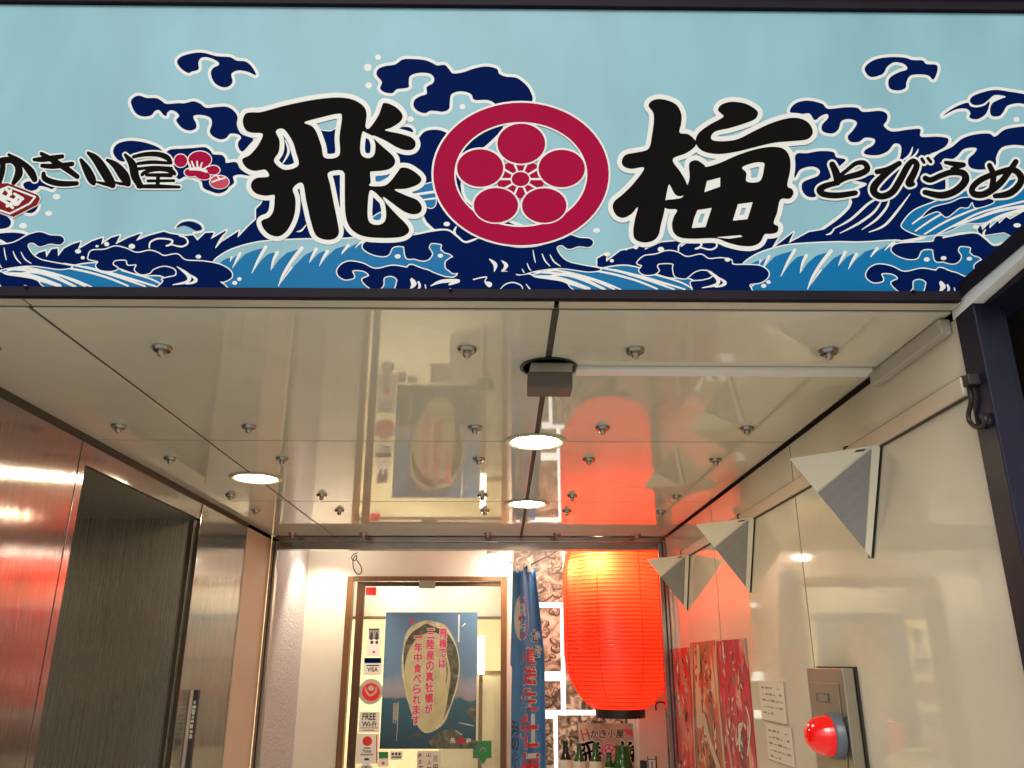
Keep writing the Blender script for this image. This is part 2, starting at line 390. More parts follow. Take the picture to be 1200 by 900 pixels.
# ================================================================== ARTWORK OF THE SHOP SIGN (traced in picture units, laid on the sign's plane)
def art():
    W1 = poly('A', '830 290 850 265 900 250 950 247 1010 262 1040 265 1080 268 1110 284 1150 288 1180 312 1200 352 1160 336 1115 330 1085 347 1090 383 1072 405 1040 408 1005 387 988 345 1000 318 1025 305 1020 288 980 270 945 270 930 292 930 325 900 335 882 342 850 322')
    W2 = poly('J', '320 180 340 145 380 132 430 148 500 150 540 172 570 190 650 185 700 185 760 172 810 190 850 218 920 212 990 210 1040 235 1070 280 1065 330 1080 380 1110 410 1180 436 1150 480 1105 525 1078 500 1075 460 1095 430 1075 405 1020 400 990 430 950 440 900 420 875 385 890 330 880 290 830 270 770 270 760 290 780 330 775 365 730 378 680 360 645 320 640 300 660 275 635 245 600 235 575 255 570 275 550 268 520 235 490 240 460 272 400 278 350 250')
    W3 = poly('J', '195 530 215 480 270 455 340 450 430 465 510 495 560 530 600 510 680 505 760 500 840 495 880 520 900 545 960 550 985 580 990 605 1060 600 1090 650 1155 695 1090 687 1040 700 1045 745 1010 775 990 800 940 820 880 805 830 780 812 730 740 700 700 700 660 720 640 700 620 620 560 560 480 560 380 560 320 565 290 580 270 597 225 580')
    W4 = poly('L', '65 160 75 120 120 100 190 88 240 55 310 52 390 60 440 80 470 95 520 92 550 120 575 148 640 142 720 115 800 102 870 118 885 150 930 170 1000 178 1060 220 1095 270 1108 330 1050 400 900 400 850 345 800 326 720 326 700 290 660 272 610 270 565 290 555 340 550 385 510 405 460 400 420 400 390 415 340 400 312 365 320 325 360 300 400 285 400 240 440 215 450 180 420 150 350 145 290 165 280 210 280 240 240 250 200 255 170 280 120 275 88 250 100 205')
    W5 = poly('X', '462 170 480 176 490 163 498 154 512 152 524 156 534 165 548 152 566 143 585 141 589 150 570 170 545 190 545 235 600 262 625 275 560 290 500 260 498 215 502 196 492 188 478 182')
    W5b = poly('L', '215 516 250 506 290 512 310 535 295 546 255 530')
    W6 = poly('O', '65 170 90 130 150 115 220 130 250 155 330 148 390 150 420 170 500 165 535 180 535 212 520 237 560 265 640 256 697 254 700 290 780 290 832 300 822 335 780 360 740 378 720 420 690 480 640 560 600 640 540 640 380 620 375 560 440 520 375 500 450 478 540 450 590 410 605 362 600 330 570 325 540 360 490 380 430 375 430 355 470 330 475 302 430 295 400 315 360 315 345 290 370 260 390 222 355 205 315 215 300 255 270 275 225 265 220 235 250 200 245 180 215 190 185 210 160 178 120 180')
    W6b = poly('H', '560 40 640 0 760 30 800 100 800 200 740 240 650 290 592 345 590 375 640 400 690 415 500 445 250 452 0 492 -60 470 100 435 240 350 320 280 345 230 400 190 420 130 500 80')
    W7 = poly('O', '95 375 150 370 210 360 275 365 290 390 335 402 300 440 250 500 190 540 190 580 150 580 125 550 130 510 200 480 207 450 170 435 115 450 88 490 90 430')
    W8 = poly('O', '745 425 780 375 850 340 900 300 960 280 1030 275 1060 290 1110 255 1200 240 1260 235 1260 330 1150 330 1090 345 1065 390 1060 430 1000 450 940 440 930 400 960 370 968 345 910 350 870 390 830 405')
    W9 = poly('O', '938 120 950 95 1000 75 1060 63 1130 72 1170 78 1210 90 1210 130 1170 128 1120 140 1100 170 1080 190 1045 190 1035 165 1045 130 1075 112 1112 96 1060 88 1030 110 1000 132 960 137')
    W9b = poly('O', '805 190 860 150 925 125 940 142 970 148 1010 138 1033 118 1027 155 1008 187 970 206 935 197 940 175 920 155 870 158')
    W10 = poly('G', '400 180 415 150 460 125 530 115 600 118 640 130 690 132 710 150 760 155 765 185 745 228 720 208 680 202 630 208 610 240 605 270 570 283 530 275 518 245 530 215 575 190 612 178 608 158 585 145 545 142 512 165 490 200 430 215')
    cloudL = poly('Z0', '') if 0 else None
    LV = poly('I', '130 262 160 248 195 255 225 235 260 255 300 272 290 292 260 282 220 275 205 292 170 302 140 290')
    LV2 = poly('I', '140 395 205 378 203 405 175 425 140 418')
    LV3 = poly('I', '-40 430 30 440 60 470 50 500 10 512 -40 505')
    LV4 = poly('I', '-40 545 60 533 130 540 158 562 150 588 120 585 95 572 75 595 40 590 0 570 -40 570')
    clouds = [W1, W2, W3, W4, W5, W5b, W6, W6b, W7, W8, W9, W9b, W10, LV, LV2, LV3, LV4]
    # -- repeating lower band
    N1 = poly('B', '150 492 180 466 213 455 217 486 242 448 270 444 272 482 300 445 340 424 378 413 364 450 432 410 482 394 474 426 522 394 562 383 540 426 602 394 662 373 636 410 700 384 768 366 800 376 868 386 905 382 925 408 962 372 1003 370 986 402 1062 358 1030 420 1120 362 1112 396 1165 340 1200 308 1200 260 1240 220 1300 160 1400 160 1400 400 1500 420 1500 440 1000 640 400 640', False)
    N1b = poly('X', '300 258 303 246 312 228 322 220 326 190 322 165 332 156 360 150 385 154 400 150 440 158 470 166 492 170 506 200 497 232 470 262 440 290 380 284 300 296')
    N1R = poly('X', '700 303 711 297 710 307 727 294 745 290 758 287 755 293 775 284 800 282 797 290 812 281 870 283 900 275 916 271 903 293 930 272 924 285 948 272 960 270 1000 262 1000 345 700 345', False)
    N4R = poly('N', '200 292 235 258 290 250 350 232 400 238 450 262 520 250 560 272 620 268 672 278 682 300 760 302 820 308 858 335 855 365 820 390 765 400 775 428 775 460 470 460 480 425 470 388 530 380 575 365 577 337 530 325 490 335 460 358 440 370 392 360 380 320 378 295 310 295 300 312 308 332 280 350 235 350 210 330 225 305')
    armL = poly('Mz', '735 225 770 265 810 290 870 305 980 325 900 345 790 325 640 340 640 260 700 240')
    Pal = poly('P', '203 308 240 275 300 245 400 218 500 208 640 202 760 203 940 196 900 240 700 320 400 330 230 330')
    Blu = poly('P', '225 318 245 300 262 292 283 286 277 306 300 285 323 270 289 338 320 300 350 270 385 256 440 240 381 360 425 300 455 272 478 265 500 265 471 347 505 300 545 265 614 245 506 421 575 330 630 275 681 249 651 312 690 270 718 256 732 260 698 327 735 280 775 245 831 229 801 272 830 245 880 216 908 206 867 242 905 215 925 198 960 210 1100 205 1340 205 1440 290 1475 450 230 450 240 415 260 400 290 370 235 330', False)
    S = poly('Mz', '590 345 640 325 690 318 760 314 850 325 930 330 1000 314 1080 306 1150 318 1180 330 1300 370 1420 380 1420 470 800 470 800 430 770 388 700 375 630 365')
    A1 = poly('D', '660 440 672 415 720 405 860 398 900 375 940 385 1000 360 1060 360 1100 385 1140 415 1200 400 1300 400 1300 600 1200 545 1170 560 1120 560 1075 550 1050 535 1055 510 1085 490 1070 470 1038 458 1030 425 985 418 970 440 985 470 965 497 930 500 880 480 872 448 840 433 800 440 780 475 740 480 690 465')
    A2 = poly('D', '540 550 560 520 600 505 660 515 720 540 800 525 870 535 960 545 1020 575 1100 588 1160 640 1160 680 860 680 820 625 822 590 795 573 760 582 755 620 720 640 680 620 658 590 690 572 665 550 612 548 620 580 580 590 550 575')
    N2 = poly('Mz', '-20 150 50 145 120 128 200 140 240 160 275 190 340 175 420 190 540 215 660 205 740 165 800 150 850 165 905 170 922 192 900 212 850 208 800 222 765 203 738 215 760 258 800 287 860 302 960 322 900 335 760 318 640 330 560 350 500 335 440 322 360 318 352 290 315 283 300 310 320 330 250 340 215 342 188 315 180 290 205 268 222 258 190 230 160 225 160 198 100 193 90 220 106 250 80 275 30 270 -20 260')
    N3 = poly('Mz', '235 358 255 332 320 325 400 325 430 340 470 335 520 340 545 355 600 350 632 365 700 375 770 388 800 412 800 480 -10 480 -10 312 60 320 140 350 200 368')
    N4 = poly('B', '415 482 430 455 490 450 540 435 590 445 640 465 700 455 740 465 770 480 830 472 870 500 950 505 1030 520 1080 550 1085 580 1050 600 1030 600 1060 625 1060 660 740 660 765 600 760 588 790 580 825 570 820 540 770 525 720 540 700 560 660 565 632 545 640 520 600 520 590 498 540 500 528 520 552 538 520 550 470 545 450 525 460 505 418 495')
    curl = poly('B', '826 345 850 325 890 318 930 330 946 352 920 360 890 345 860 336')
    bumpF = [poly('Zx', '')] if 0 else []
    band_lines_navy = [stroke('Mz', '620 228 2;625 260 3;632 290 2'), stroke('Mz', '665 245 2;680 280 3.5;705 308 2'), stroke('Mz', '705 250 2;725 285 3.5;758 308 2'), stroke('Mz', '590 293 2;600 318 3;610 330 2'), stroke('Mz', '565 322 2;575 340 3'),
        stroke('Mz', '400 272 2;430 300 10;425 335 2'), stroke('Mz', '462 280 2;485 305 10;465 335 2'), stroke('Mz', '585 398 2;605 425 4'), stroke('Mz', '105 408 2;160 385 9;245 382 8;200 400 5'), stroke('Mz', '455 425 2;480 400 3;520 390 3;560 405 3;568 425 2'),
        stroke('Mz', '320 375 3;385 362 3;378 385 3;400 400 14'), stroke('Mz', '5 375 3;15 400 7;5 420 3'), stroke('Mz', '42 388 3;50 405 5;48 420 3'), stroke('Mz', '78 402 3;82 420 3'),
        stroke('Mz', '235 110 3;225 130 6;232 148 3'), stroke('B', '830 530 2;882 570 9;878 600 7;810 615 2'), stroke('B', '888 566 2;918 590 8;905 604 6;872 612 2'),
        stroke('B', '700 442 3;705 415 4;745 398 4;805 405 4;800 425 5;780 432 4'), stroke('B', '800 425 3;850 436 4;880 420 4;870 395 4;840 385 3'), stroke('B', '1052 375 2;1035 405 7;1010 442 2'),
        stroke('D', '100 440 2;350 370 3') if 0 else stroke('K', '355 735 2;330 765 5;305 772 2'), stroke('D', '890 585 3;905 610 8;885 632 3'), stroke('D', '922 600 3;928 620 6;920 634 3')]
    stripes = [stroke('B', '-60 535 3;100 545 5;260 565 5;400 622 4'), stroke('B', '230 522 3;380 548 5;500 580 5;600 620 4'), stroke('B', '300 515 3;430 540 5;560 580 5;680 622 4'), stroke('B', '400 530 3;520 560 5;640 595 5;730 622 4'), stroke('B', '470 555 3;600 585 4;700 612 3'), stroke('B', '570 548 3;700 585 4;760 615 3'),
        stroke('B', '-60 570 3;60 565 9;160 580 12;280 620 8'), stroke('Mz', '620 350 3;720 330 4;820 345 5;960 385 5;1060 425 4'), stroke('Mz', '640 368 3;760 352 5;860 370 9;980 425 6')]
    spikes = [stroke('P', q) for q in ('325 268 7;308 300 5;290 336 1.5', '285 285 5;279 306 1.5', '445 238 8;410 300 6;380 362 1.5', '500 264 8;482 300 6;470 347 1.5', '615 243 9;570 300 8;530 365 7;505 422 2', '682 248 8;662 285 5;650 312 1.5', '735 258 8;712 295 5;697 327 1.5', '832 230 7;812 255 5;800 272 1.5', '910 204 7;880 225 4;866 242 1.5')]
    dots = [ell(*c) for c in ((275, 331.5, 3, 2.4), (280.5, 327, 2.6, 2.2), (125, 286, 3, 2.6), (154.5, 288.7, 3.8, 3), (91.5, 294.5, 3.6, 2.6), (97, 302, 2.4, 2), (232.5, 300.7, 3.2, 2.4), (113.7, 288.5, 2, 1.4), (523.5, 262.5, 3.8, 2.6), (466, 300.5, 3.6, 2.6), (516, 299.7, 3.2, 2.4))]
    band = lambda L: [shift(s, dx, dy) for s in L for dx, dy in ((-620, -3), (0, 0), (620, 3.5))]
    # light patch and stripes at the right end
    SR = poly('H', '592 347 650 285 760 240 860 200 1000 160 1200 110 1300 90 1300 320 1180 300 1000 345 900 352 830 385 760 405 690 412 640 398 592 372')
    SRs = [stroke('H', q) for q in ('640 352 4;700 310 5;780 270 4', '655 388 4;740 330 5;840 275 4', '700 405 4;800 345 5;900 300 5;1000 262 4', '765 405 4;880 345 5;1000 290 5;1260 225 5', '850 365 4;960 325 6;1080 285 8;1260 255 6', '980 370 5;1060 325 8;1130 300 9;1240 270 10', '760 235 4;900 185 5;1000 160 4;1250 100 5')]
    SRn = [poly('H', '690 318 740 272 830 248 900 222 1030 228 1042 248 960 272 940 243 918 270 880 270 850 292 810 318 770 290 730 300')]
    SRj = [poly('H', '965 372 985 360 990 385 1030 345 1025 378 1070 335 1075 352 1110 318 1130 330 1200 290 1300 270 1300 430 1150 420 1100 395 1010 408 975 412', False)]
    blueK = [poly('K', '905 560 1035 510 1035 545 1035 630 990 640'), poly('K', '725 478 800 462 790 480 725 512'), poly('K', '705 700 748 672 745 712 712 715')]
    blueKl = [stroke('K', '900 580 6;1040 560 7'), stroke('K', '960 605 4;1040 595 5')]
    slash = [stroke('O', '605 410 3;645 380 6;660 340 2'), stroke('O', '640 405 3;675 375 5;688 350 2'), stroke('H', '240 380 2;330 330 6;420 250 6;470 225 3'), stroke('H', '275 400 2;370 350 6;450 290 6;490 225 3'), stroke('H', '385 382 2;460 330 6;510 270 6;525 225 3'), stroke('H', '420 395 2;500 360 6;570 280 6;628 202 2'), stroke('K', '245 290 3;262 350 7;232 410 3'), stroke('Mz', '0 0 0.1;1 1 0.1')]
    dotsW = [ell(*c) for c in ((443, 67, 3.4, 3.2), (431, 79, 4.6, 4.2), (432, 100, 4, 3.6), (542, 125, 3.4, 3.2), (481, 139.5, 4, 3.4), (66.3, 230.5, 4.4, 3.2), (57, 250, 4.2, 2.8), (27, 264.5, 4.6, 3.2), (670.5, 224, 2.6, 2.2), (672, 234, 3.2, 2.6), (699, 270, 4.2, 2.8), (1191, 140, 3.6, 3), (1105.8, 302.5, 3.4, 2.4), (1192, 264, 4.5, 2.5))]
    # -- lettering
    tobi = cut(poly('K', '20 190 35 150 70 142 120 140 250 105 400 75 520 64 600 75 655 108 673 150 668 218 690 224 735 160 753 112 765 93 800 100 840 125 863 160 850 192 805 222 770 237 850 255 910 275 932 305 920 335 880 342 830 325 770 290 708 264 714 282 760 325 810 370 824 402 810 430 770 448 705 454 692 460 695 510 690 530 762 530 800 505 838 455 857 434 900 440 950 475 962 500 940 525 880 545 820 550 880 580 940 605 964 640 955 670 920 680 870 665 810 622 762 588 772 615 830 680 880 730 898 762 885 785 850 800 780 805 680 800 620 780 580 740 562 680 558 590 558 500 555 462 530 447 470 462 480 520 500 620 520 720 527 775 510 805 470 815 425 805 400 780 380 720 355 610 335 515 285 542 298 600 295 670 275 730 245 775 205 797 160 785 130 755 118 725 125 710 160 695 182 660 188 600 185 578 140 582 90 570 65 540 68 510 95 488 157 480 142 446 110 448 75 450 35 430 18 390 60 365 105 310 125 256 70 250 35 235'),
        [poly('K', '652 246 640 310 645 365 680 384 712 368 720 320 710 280 700 265 688 258 670 250'), poly('K', '690 556 680 620 680 700 700 730 740 735 770 715 776 670 766 615 740 585 715 562'),
         poly('K', '195 242 235 230 280 290 300 350 313 422 240 445 185 400 210 350 214 292'), poly('K', '345 195 430 170 520 150 543 165 530 270 528 370 452 382 435 320 410 250 385 215')])
    ume = [poly('Fz', '225 240 240 218 275 210 320 220 352 240 370 280 368 320 362 358 400 365 432 395 428 420 390 448 338 468 335 490 365 530 395 590 380 632 345 632 320 590 312 592 300 650 295 700 280 760 268 810 240 835 200 840 165 825 158 790 165 740 178 685 150 715 115 732 85 722 68 690 75 660 110 630 160 580 206 513 150 517 115 505 108 480 125 455 170 445 215 435 232 415 240 370 248 310 245 270'),
        poly('Fz', '530 258 545 235 590 222 650 230 695 255 706 275 690 300 640 320 580 338 520 352 500 375 510 392 560 395 620 385 700 345 780 310 860 292 915 305 942 335 945 365 920 388 860 395 780 402 700 420 620 440 540 452 480 445 445 425 432 395 445 360 490 325 552 290 545 275'),
        cut(poly('Fz', '403 500 415 483 440 480 470 500 482 508 540 490 620 455 700 430 770 420 820 430 845 465 848 520 835 590 855 605 862 625 845 648 805 652 790 710 775 755 795 770 790 795 760 803 735 805 715 840 680 856 630 855 570 840 520 822 430 824 370 820 338 800 328 765 335 730 350 697 310 693 290 680 300 655 340 650 375 640 390 600 405 560'),
            [poly('Fz', '482 570 540 555 540 595 470 620', False), poly('Fz', '637 510 690 490 730 490 733 510 715 570 657 573 655 535'), poly('Fz', '440 698 503 688 475 773 415 777 425 735', False), poly('Fz', '618 672 683 663 660 738 595 745', False), poly('Fz', '515 818 630 808 638 815 580 824', False)])]
    kaki = [stroke('I', '-40 150 15;20 133 17;70 133 16;100 165 17;103 210 20;75 258 10'), stroke('I', '18 130 10;12 190 15;-10 258 16'), stroke('I', '48 100 6;115 138 11;170 195 20;192 238 14'),
        stroke('I', '190 128 8;250 125 14;345 110 10'), stroke('I', '235 162 10;300 165 13;400 152 11'), stroke('I', '230 95 9;290 130 14;370 180 15;428 222 12'), stroke('I', '242 205 9;248 232 14;290 252 15;350 262 14;425 260 11'),
        stroke('I', '450 130 8;480 180 20;508 235 22;520 262 9'), stroke('J', '20 535 9;75 580 26;130 660 32;180 745 28;197 772 8'), stroke('J', '190 768 10;130 752 10;80 740 4'), stroke('J', '155 585 9;215 625 24;270 695 34;300 750 18;290 760 8'), stroke('J', '290 755 10;240 750 8;200 738 4'),
        stroke('J', '280 548 8;330 615 25;350 700 27;385 765 20'), stroke('J', '340 562 10;420 545 13;510 545 16;575 568 17;602 605 9'), stroke('J', '370 610 9;470 600 11;590 607 8'), stroke('J', '370 648 9;480 637 9;605 642 8'),
        stroke('J', '400 688 10;425 668 9;520 652 9;600 660 14;628 682 10'), stroke('J', '430 690 9;600 692 13'), stroke('J', '512 690 10;508 770 12'), stroke('J', '440 732 8;622 730 8'), stroke('J', '370 772 9;480 770 13;660 775 8')]
    tobiume = [stroke('O', '270 425 13;290 470 17;295 512 14'), stroke('O', '295 508 14;340 488 12;405 470 14;440 448 13;425 418 11;385 420 9;345 450 8;305 482 8'), stroke('O', '290 515 11;235 530 13;210 550 15;232 570 13;300 575 13;382 563 11'),
        stroke('O', '488 460 11;540 450 13;595 420 11'), stroke('O', '590 422 10;520 480 14;475 530 17;475 563 15;510 580 14;560 560 15;600 500 15;635 435 14;662 408 11;680 428 13;665 470 15;642 515 16;662 520 9'), stroke('O', '705 398 6;715 415 6'), stroke('O', '734 395 6;748 412 6'),
        stroke('O', '820 415 7;870 424 11;908 428 9;850 446 6'), stroke('O', '722 492 12;748 500 12;800 478 12;850 463 13;905 468 15;915 505 17;870 552 16;800 575 15;720 560 11'),
        stroke('O', '1033 430 11;1052 480 13;1042 545 12'), stroke('O', '1160 412 12;1128 460 13;1080 520 15;1010 568 15;958 568 14;950 538 13;990 500 13;1060 470 12;1140 450 13;1182 478 15;1180 520 15;1130 565 15;1060 578 10')]
    plum = [ell(100+670/6, 90+590/6, 7.6, 7.4), ell(100+805/6, 90+582/6, 13.4, 9.6), ell(100+900/6, 90+656/6, 7.4, 5.2), ell(100+745/6, 90+672/6, 8, 4.8), ell(100+825/6, 90+693/6, 9, 4.6, rot=.15), ell(100+800/6, 90+640/6, 11, 5)]
    bud = [ell(100+942/6, 90+740/6, 11, 7.4)]
    stam = [stroke('J', q) for q in ('735 650 8;800 648 12;850 665 10', '720 600 5;745 648 7', '748 595 5;768 645 7', '785 595 5;790 645 7', '820 605 5;805 650 7', '855 632 5;825 655 7', '890 740 6;940 722 6;980 712 6', '930 700 5;945 722 6')]
    dia = poly('I', '-120 300 -10 262 40 258 120 288 212 325 222 345 205 380 75 446 50 438 -60 400 -120 380', False)
    diaL = [stroke('I', '-60 320 5;-10 302 5'), stroke('I', '45 278 5;195 335 5'), stroke('I', '195 335 5;165 372 5'), stroke('I', '165 372 5;55 428 5'), stroke('I', '55 428 5;-60 390 5'), stroke('I', '-10 300 5;45 278 5')]
    kachi = [stroke('I', q) for q in ('15 295 10;-5 325 9;-20 345 7', '35 292 8;60 318 9', '60 300 8;45 330 9;20 350 9', '80 318 7;125 345 9', '10 330 9;90 362 9', '100 330 9;75 365 10;40 385 9', '30 360 8;70 395 8', '120 345 9;95 375 9;65 372 7', '0 345 8;45 372 8')]
    # -- crest
    cx, cy = 480+452/3.4615, 40+567/3.4615; E = lambda a, b, rx, ry: ell(480+a/3.4615, 40+b/3.4615, rx/3.4615, ry/3.4615, 64)
    outer, inner = E(452, 567, 356, 289), E(451, 569, 270, 213)
    pet = [E(453, 444, 97, 81), E(286, 543, 94, 76), E(617, 545, 94, 76), E(350, 694, 90, 70), E(546, 695, 90, 70)]
    blob = E(450, 588, 98, 78); core = E(450, 588, 36, 29)
    spokes = [('s', np.array([[480+(450+41*math.cos(a))/3.4615, 40+(588+34*math.sin(a))/3.4615, 1.1], [480+(450+96*math.cos(a))/3.4615, 40+(588+78*math.sin(a))/3.4615, 1.3]]), None) for a in [math.radians(-72+36*k) for k in range(10)]]
    L = []
    L.append(('wave', 'white', grow(clouds, 3.5)+grow([N1, N1R], 1.6)+grow([N1b], 1.0)+dotsW[:4]+dotsW[4:]+[ell(480+290/3.4615, 40+430/3.4615, 9, 7)]))
    L.append(('wave', 'navy', clouds+[N1, N1R]+[N1b]+band([curl])))
    L.append(('wave', 'white', grow(band([Pal, Blu, S]), 1.5)+grow([SR], 1.4)+grow(blueK, 1.2)+slash+band([stroke('B', '820 350 5;850 318 5;900 312 5;945 332 5;950 362 5;905 372 5')])))
    L.append(('foam', 'pale', band([Pal])+[poly('E', '590 640 720 600 700 660 640 720', True)]))
    L.append(('wave', 'blue', band([Blu, S])+[SR]+blueK))
    L.append(('foam', 'white', band(spikes+stripes)+grow(band([A1, A2, N2, N3])+[N4, N4R], 1.3)+SRs+blueKl+grow(SRn+SRj, 1.2)))
    L.append(('wave', 'navy', band([A1, A2, N2, N3])+[N4, N4R]+SRn+SRj+band([curl])))
    L.append(('foam', 'white', band(band_lines_navy+dots)+dotsW[-2:]+band([stroke('D', '900 380 3;1000 360 4;1060 358 4;1100 385 4;1140 415 4;1190 402 3')])))
    L.append(('lettering_outline', 'white', grow([tobi], 5.6)+grow(ume, 5.6)+grow(kaki, 2.2)+grow(tobiume, 2.9)+grow(plum+bud, 1.1)+grow([dia], 1.2)+[cut(('g', outer, 2.2), [('g', inner, -2.0)])]+grow(pet, 2.2)+grow([E(450, 588, 98, 78)], .5)))
    for g in ([tobi], ume, kaki[:3], kaki[3:7], kaki[7:12], kaki[12:], tobiume[:3], tobiume[3:7], tobiume[7:9], tobiume[9:]):
        L.append(('brush_character', 'black', g if g[0][0] != 's' else grow(g, .45)))
    L.append(('crest', 'crim', [cut(outer, [inner]+[('g', p, 1.6) for p in pet]), cut(blob, [('g', p, 2.0) for p in pet])]+pet+plum))
    L.append(('emblem', 'maroon', [dia]))
    L.append(('plum_bud', 'rose', bud))
    L.append(('crest_line', 'white', [cut(s, pet) for s in spokes]+[cut(('g', core, 1.4), [core])]+stam+diaL+kachi))
    return L
FR['Zx'] = FR['Z0'] = FR['X']

# ================================================================== THE SHOP SIGN
ZC = 2.4                     # ceiling height
XL, XR = -1.545, 1.095       # side walls
YS, YB = 1.735, 5.48         # sign plane, entrance frame
sign = thing('shop_sign', 'wide pale blue shop sign with brush lettering, crimson plum crest and navy waves', 'sign', (0, YS, 2.43))
box('sign_panel', (-2.1, YS, 2.42), (1.62, YS+.03, 3.27), 'pale', sign)
box('sign_frame', (-2.12, YS-.012, 2.402), (1.075, YS+.004, 2.4275), 'frame', sign, .002)
box('sign_frame', (-2.12, YS-.012, 3.262), (1.66, YS+.06, 3.300), 'frame', sign, .003)
box('sign_frame', (-2.12, YS-.03, 3.302), (1.66, YS+.06, 3.42), 'frame', sign, .003)
box('sign_frame', (1.62, YS-.012, 2.42), (1.66, YS+.06, 3.27), 'frame', sign)
box('sign_frame', (-2.16, YS-.012, 2.402), (-2.12, YS+.06, 3.3), 'frame', sign)
for i, (nm, mm, sh) in enumerate(art()):
    v_ = vinyl(nm, sign, mm, sh, 1, YS-.0002*((min(i, 9) if i <= 18 else i-9)+1), cell=.62 if nm in ('brush_character', 'crest', 'crest_line') else .75, clip=(-160, 5, 1330, 341))
    if v_ and nm in ('wave', 'foam', 'lettering_outline', 'crest_line', 'crest'): v_['kind'] = 'stuff'
for x, y in ((31, 337), (528, 340.6), (1070, 341.8)):
    p = on(1, YS-.012, x, y); lathe('screw', [(.005, 0), (.004, .003), (0, .004)], (p.x, YS-.016, p.z), 'chrome', sign, 12)

# ================================================================== GROUND AND BUILDING SHELL
def struct(name, a, b, m, bev=0): return setp(box(name, a, b, m, None, bev), kind='structure')
struct('street', (-60, -60, -.2), (60, 1.72, 0), 'tarmac')
struct('passage_floor', (-4, 1.722, -.2), (4, 10, .004), 'tile')
struct('sky_block_roof', (-4, 1.8, 3.44), (4, 10, 3.5), 'dark')  # unseen slab added so that sky light cannot leak in from above
struct('rear_wall', (-4, 9.6, 0), (4, 9.7, 3.44), 'warm')
struct('sky_block_wall', (-4.1, 1.8, 0), (-4, 9.7, 3.5), 'dark')  # unseen side walls, added to close the shell against sky light
struct('sky_block_wall', (4, 1.8, 0), (4.1, 9.7, 3.5), 'dark')
nb = thing('neighbour_wall', 'very dark brown boarded wall of the next shop beyond the navy post', 'wall', (1.8, 2.4, 0))
for k in range(9):
    box('board', (1.19+k*.312, 2.4-.01*(k % 2), 0), (1.19+k*.312+.306, 2.46, 3.4), 'nbr', nb, .004)
struct('facade_left', (-4, 1.80, 0), (-1.62, 1.86, 3.4), 'frame')
struct('ceiling_backing', (-1.62, 1.80, 2.425), (1.14, 5.5, 2.45), 'dark')

# ------------------------------------------------------------------ ceiling with its panels and bolts
ceil = setp(thing('ceiling', None, None, (0, 3.6, ZC)), kind='structure')
del_ = [k for k in ('label', 'category') if k in ceil.keys()]
for k in del_: del ceil[k]
XJ = [(-1.545, -1.136), (-1.125, .117), (.134, 1.084)]; YJ = [(1.788, 3.004), (3.013, 4.232), (4.244, 5.472)]
for (x0, x1) in XJ:
    for (y0, y1) in YJ: box('panel', (x0, y0, ZC), (x1, y1, ZC+.018), 'enamel', ceil, .0015)
for x0, x1 in ((-1.545, -1.127), (-1.120, .120), (.132, 1.080)): box('edge_strip', (x0, YS+.006, ZC+.0025), (x1, 1.778, ZC+.02), 'lip', ceil)
for x0, x1 in ((-1.1355, -1.1255), (.1175, .1335)): box('joint', (x0, 1.79, ZC+.003), (x1, 5.47, ZC+.012), 'dark', ceil)
for y0, y1 in ((3.0045, 3.0125), (4.2325, 4.2435)):
    for x0, x1 in XJ: box('joint', (x0, y0, ZC+.0015), (x1, y1, ZC+.012), 'dark', ceil)
box('joint', (XL, 1.779, ZC+.004), (1.084, 1.7875, ZC+.012), 'dark', ceil)
b0 = None
for x in (-1.37, -.91, -.10, .355, .88):
    for y in (2.035, 2.80, 3.28, 4.06, 4.50, 5.345):
        if b0 is None:
            b0 = lathe('bolt', [(.0265, 0), (.0265, -.004), (.024, -.010), (.0225, -.012), (0, -.012)], (0, 0, 0), 'chrome', None, 20)
            n0 = lathe('nut', [(.0115, -.012), (.0115, -.021), (.0085, -.026), (.004, -.0285), (0, -.029)], (0, 0, 0), 'chrome', None, 12)
            bo, no = b0, n0; no.parent = bo
        else:
            bo = b0.copy(); COL.objects.link(bo); no = n0.copy(); COL.objects.link(no); no.parent = bo
        bo.parent = ceil; bo.matrix_parent_inverse = Matrix.Translation(-ceil.location)
        bo.location = (x+random.uniform(-.004, .004), y, ZC)
def copy_thing(root, loc, label):
    r = root.copy(); COL.objects.link(r); r.location = loc; r['label'] = label
    for ch in root.children:
        c = ch.copy(); COL.objects.link(c); c.parent = r; c.matrix_parent_inverse = ch.matrix_parent_inverse.copy()
    return r
# ------------------------------------------------------------------ downlights
dl = thing('downlight', 'glowing round ceiling downlight alone at the left, on the left ceiling seam', 'ceiling light', (-1.131, 3.669, ZC), 'round downlights in the passage ceiling')
c = (-1.131, 3.669, ZC)
lathe('trim_ring', [(.119, -.001), (.119, -.005), (.112, -.008), (.098, -.007), (.092, -.002)], c, 'lip', dl, 48)
lathe('lamp_disc', [(.0915, -.0035), (0, -.0035)], c, 'lamp', dl, 48)
copy_thing(dl, (.126, 3.003, ZC), 'larger looking glowing round downlight on the centre seam, just beyond the ceiling box')
copy_thing(dl, (.129, 4.287, ZC), 'smaller looking glowing round downlight on the centre seam, nearer the steel header')
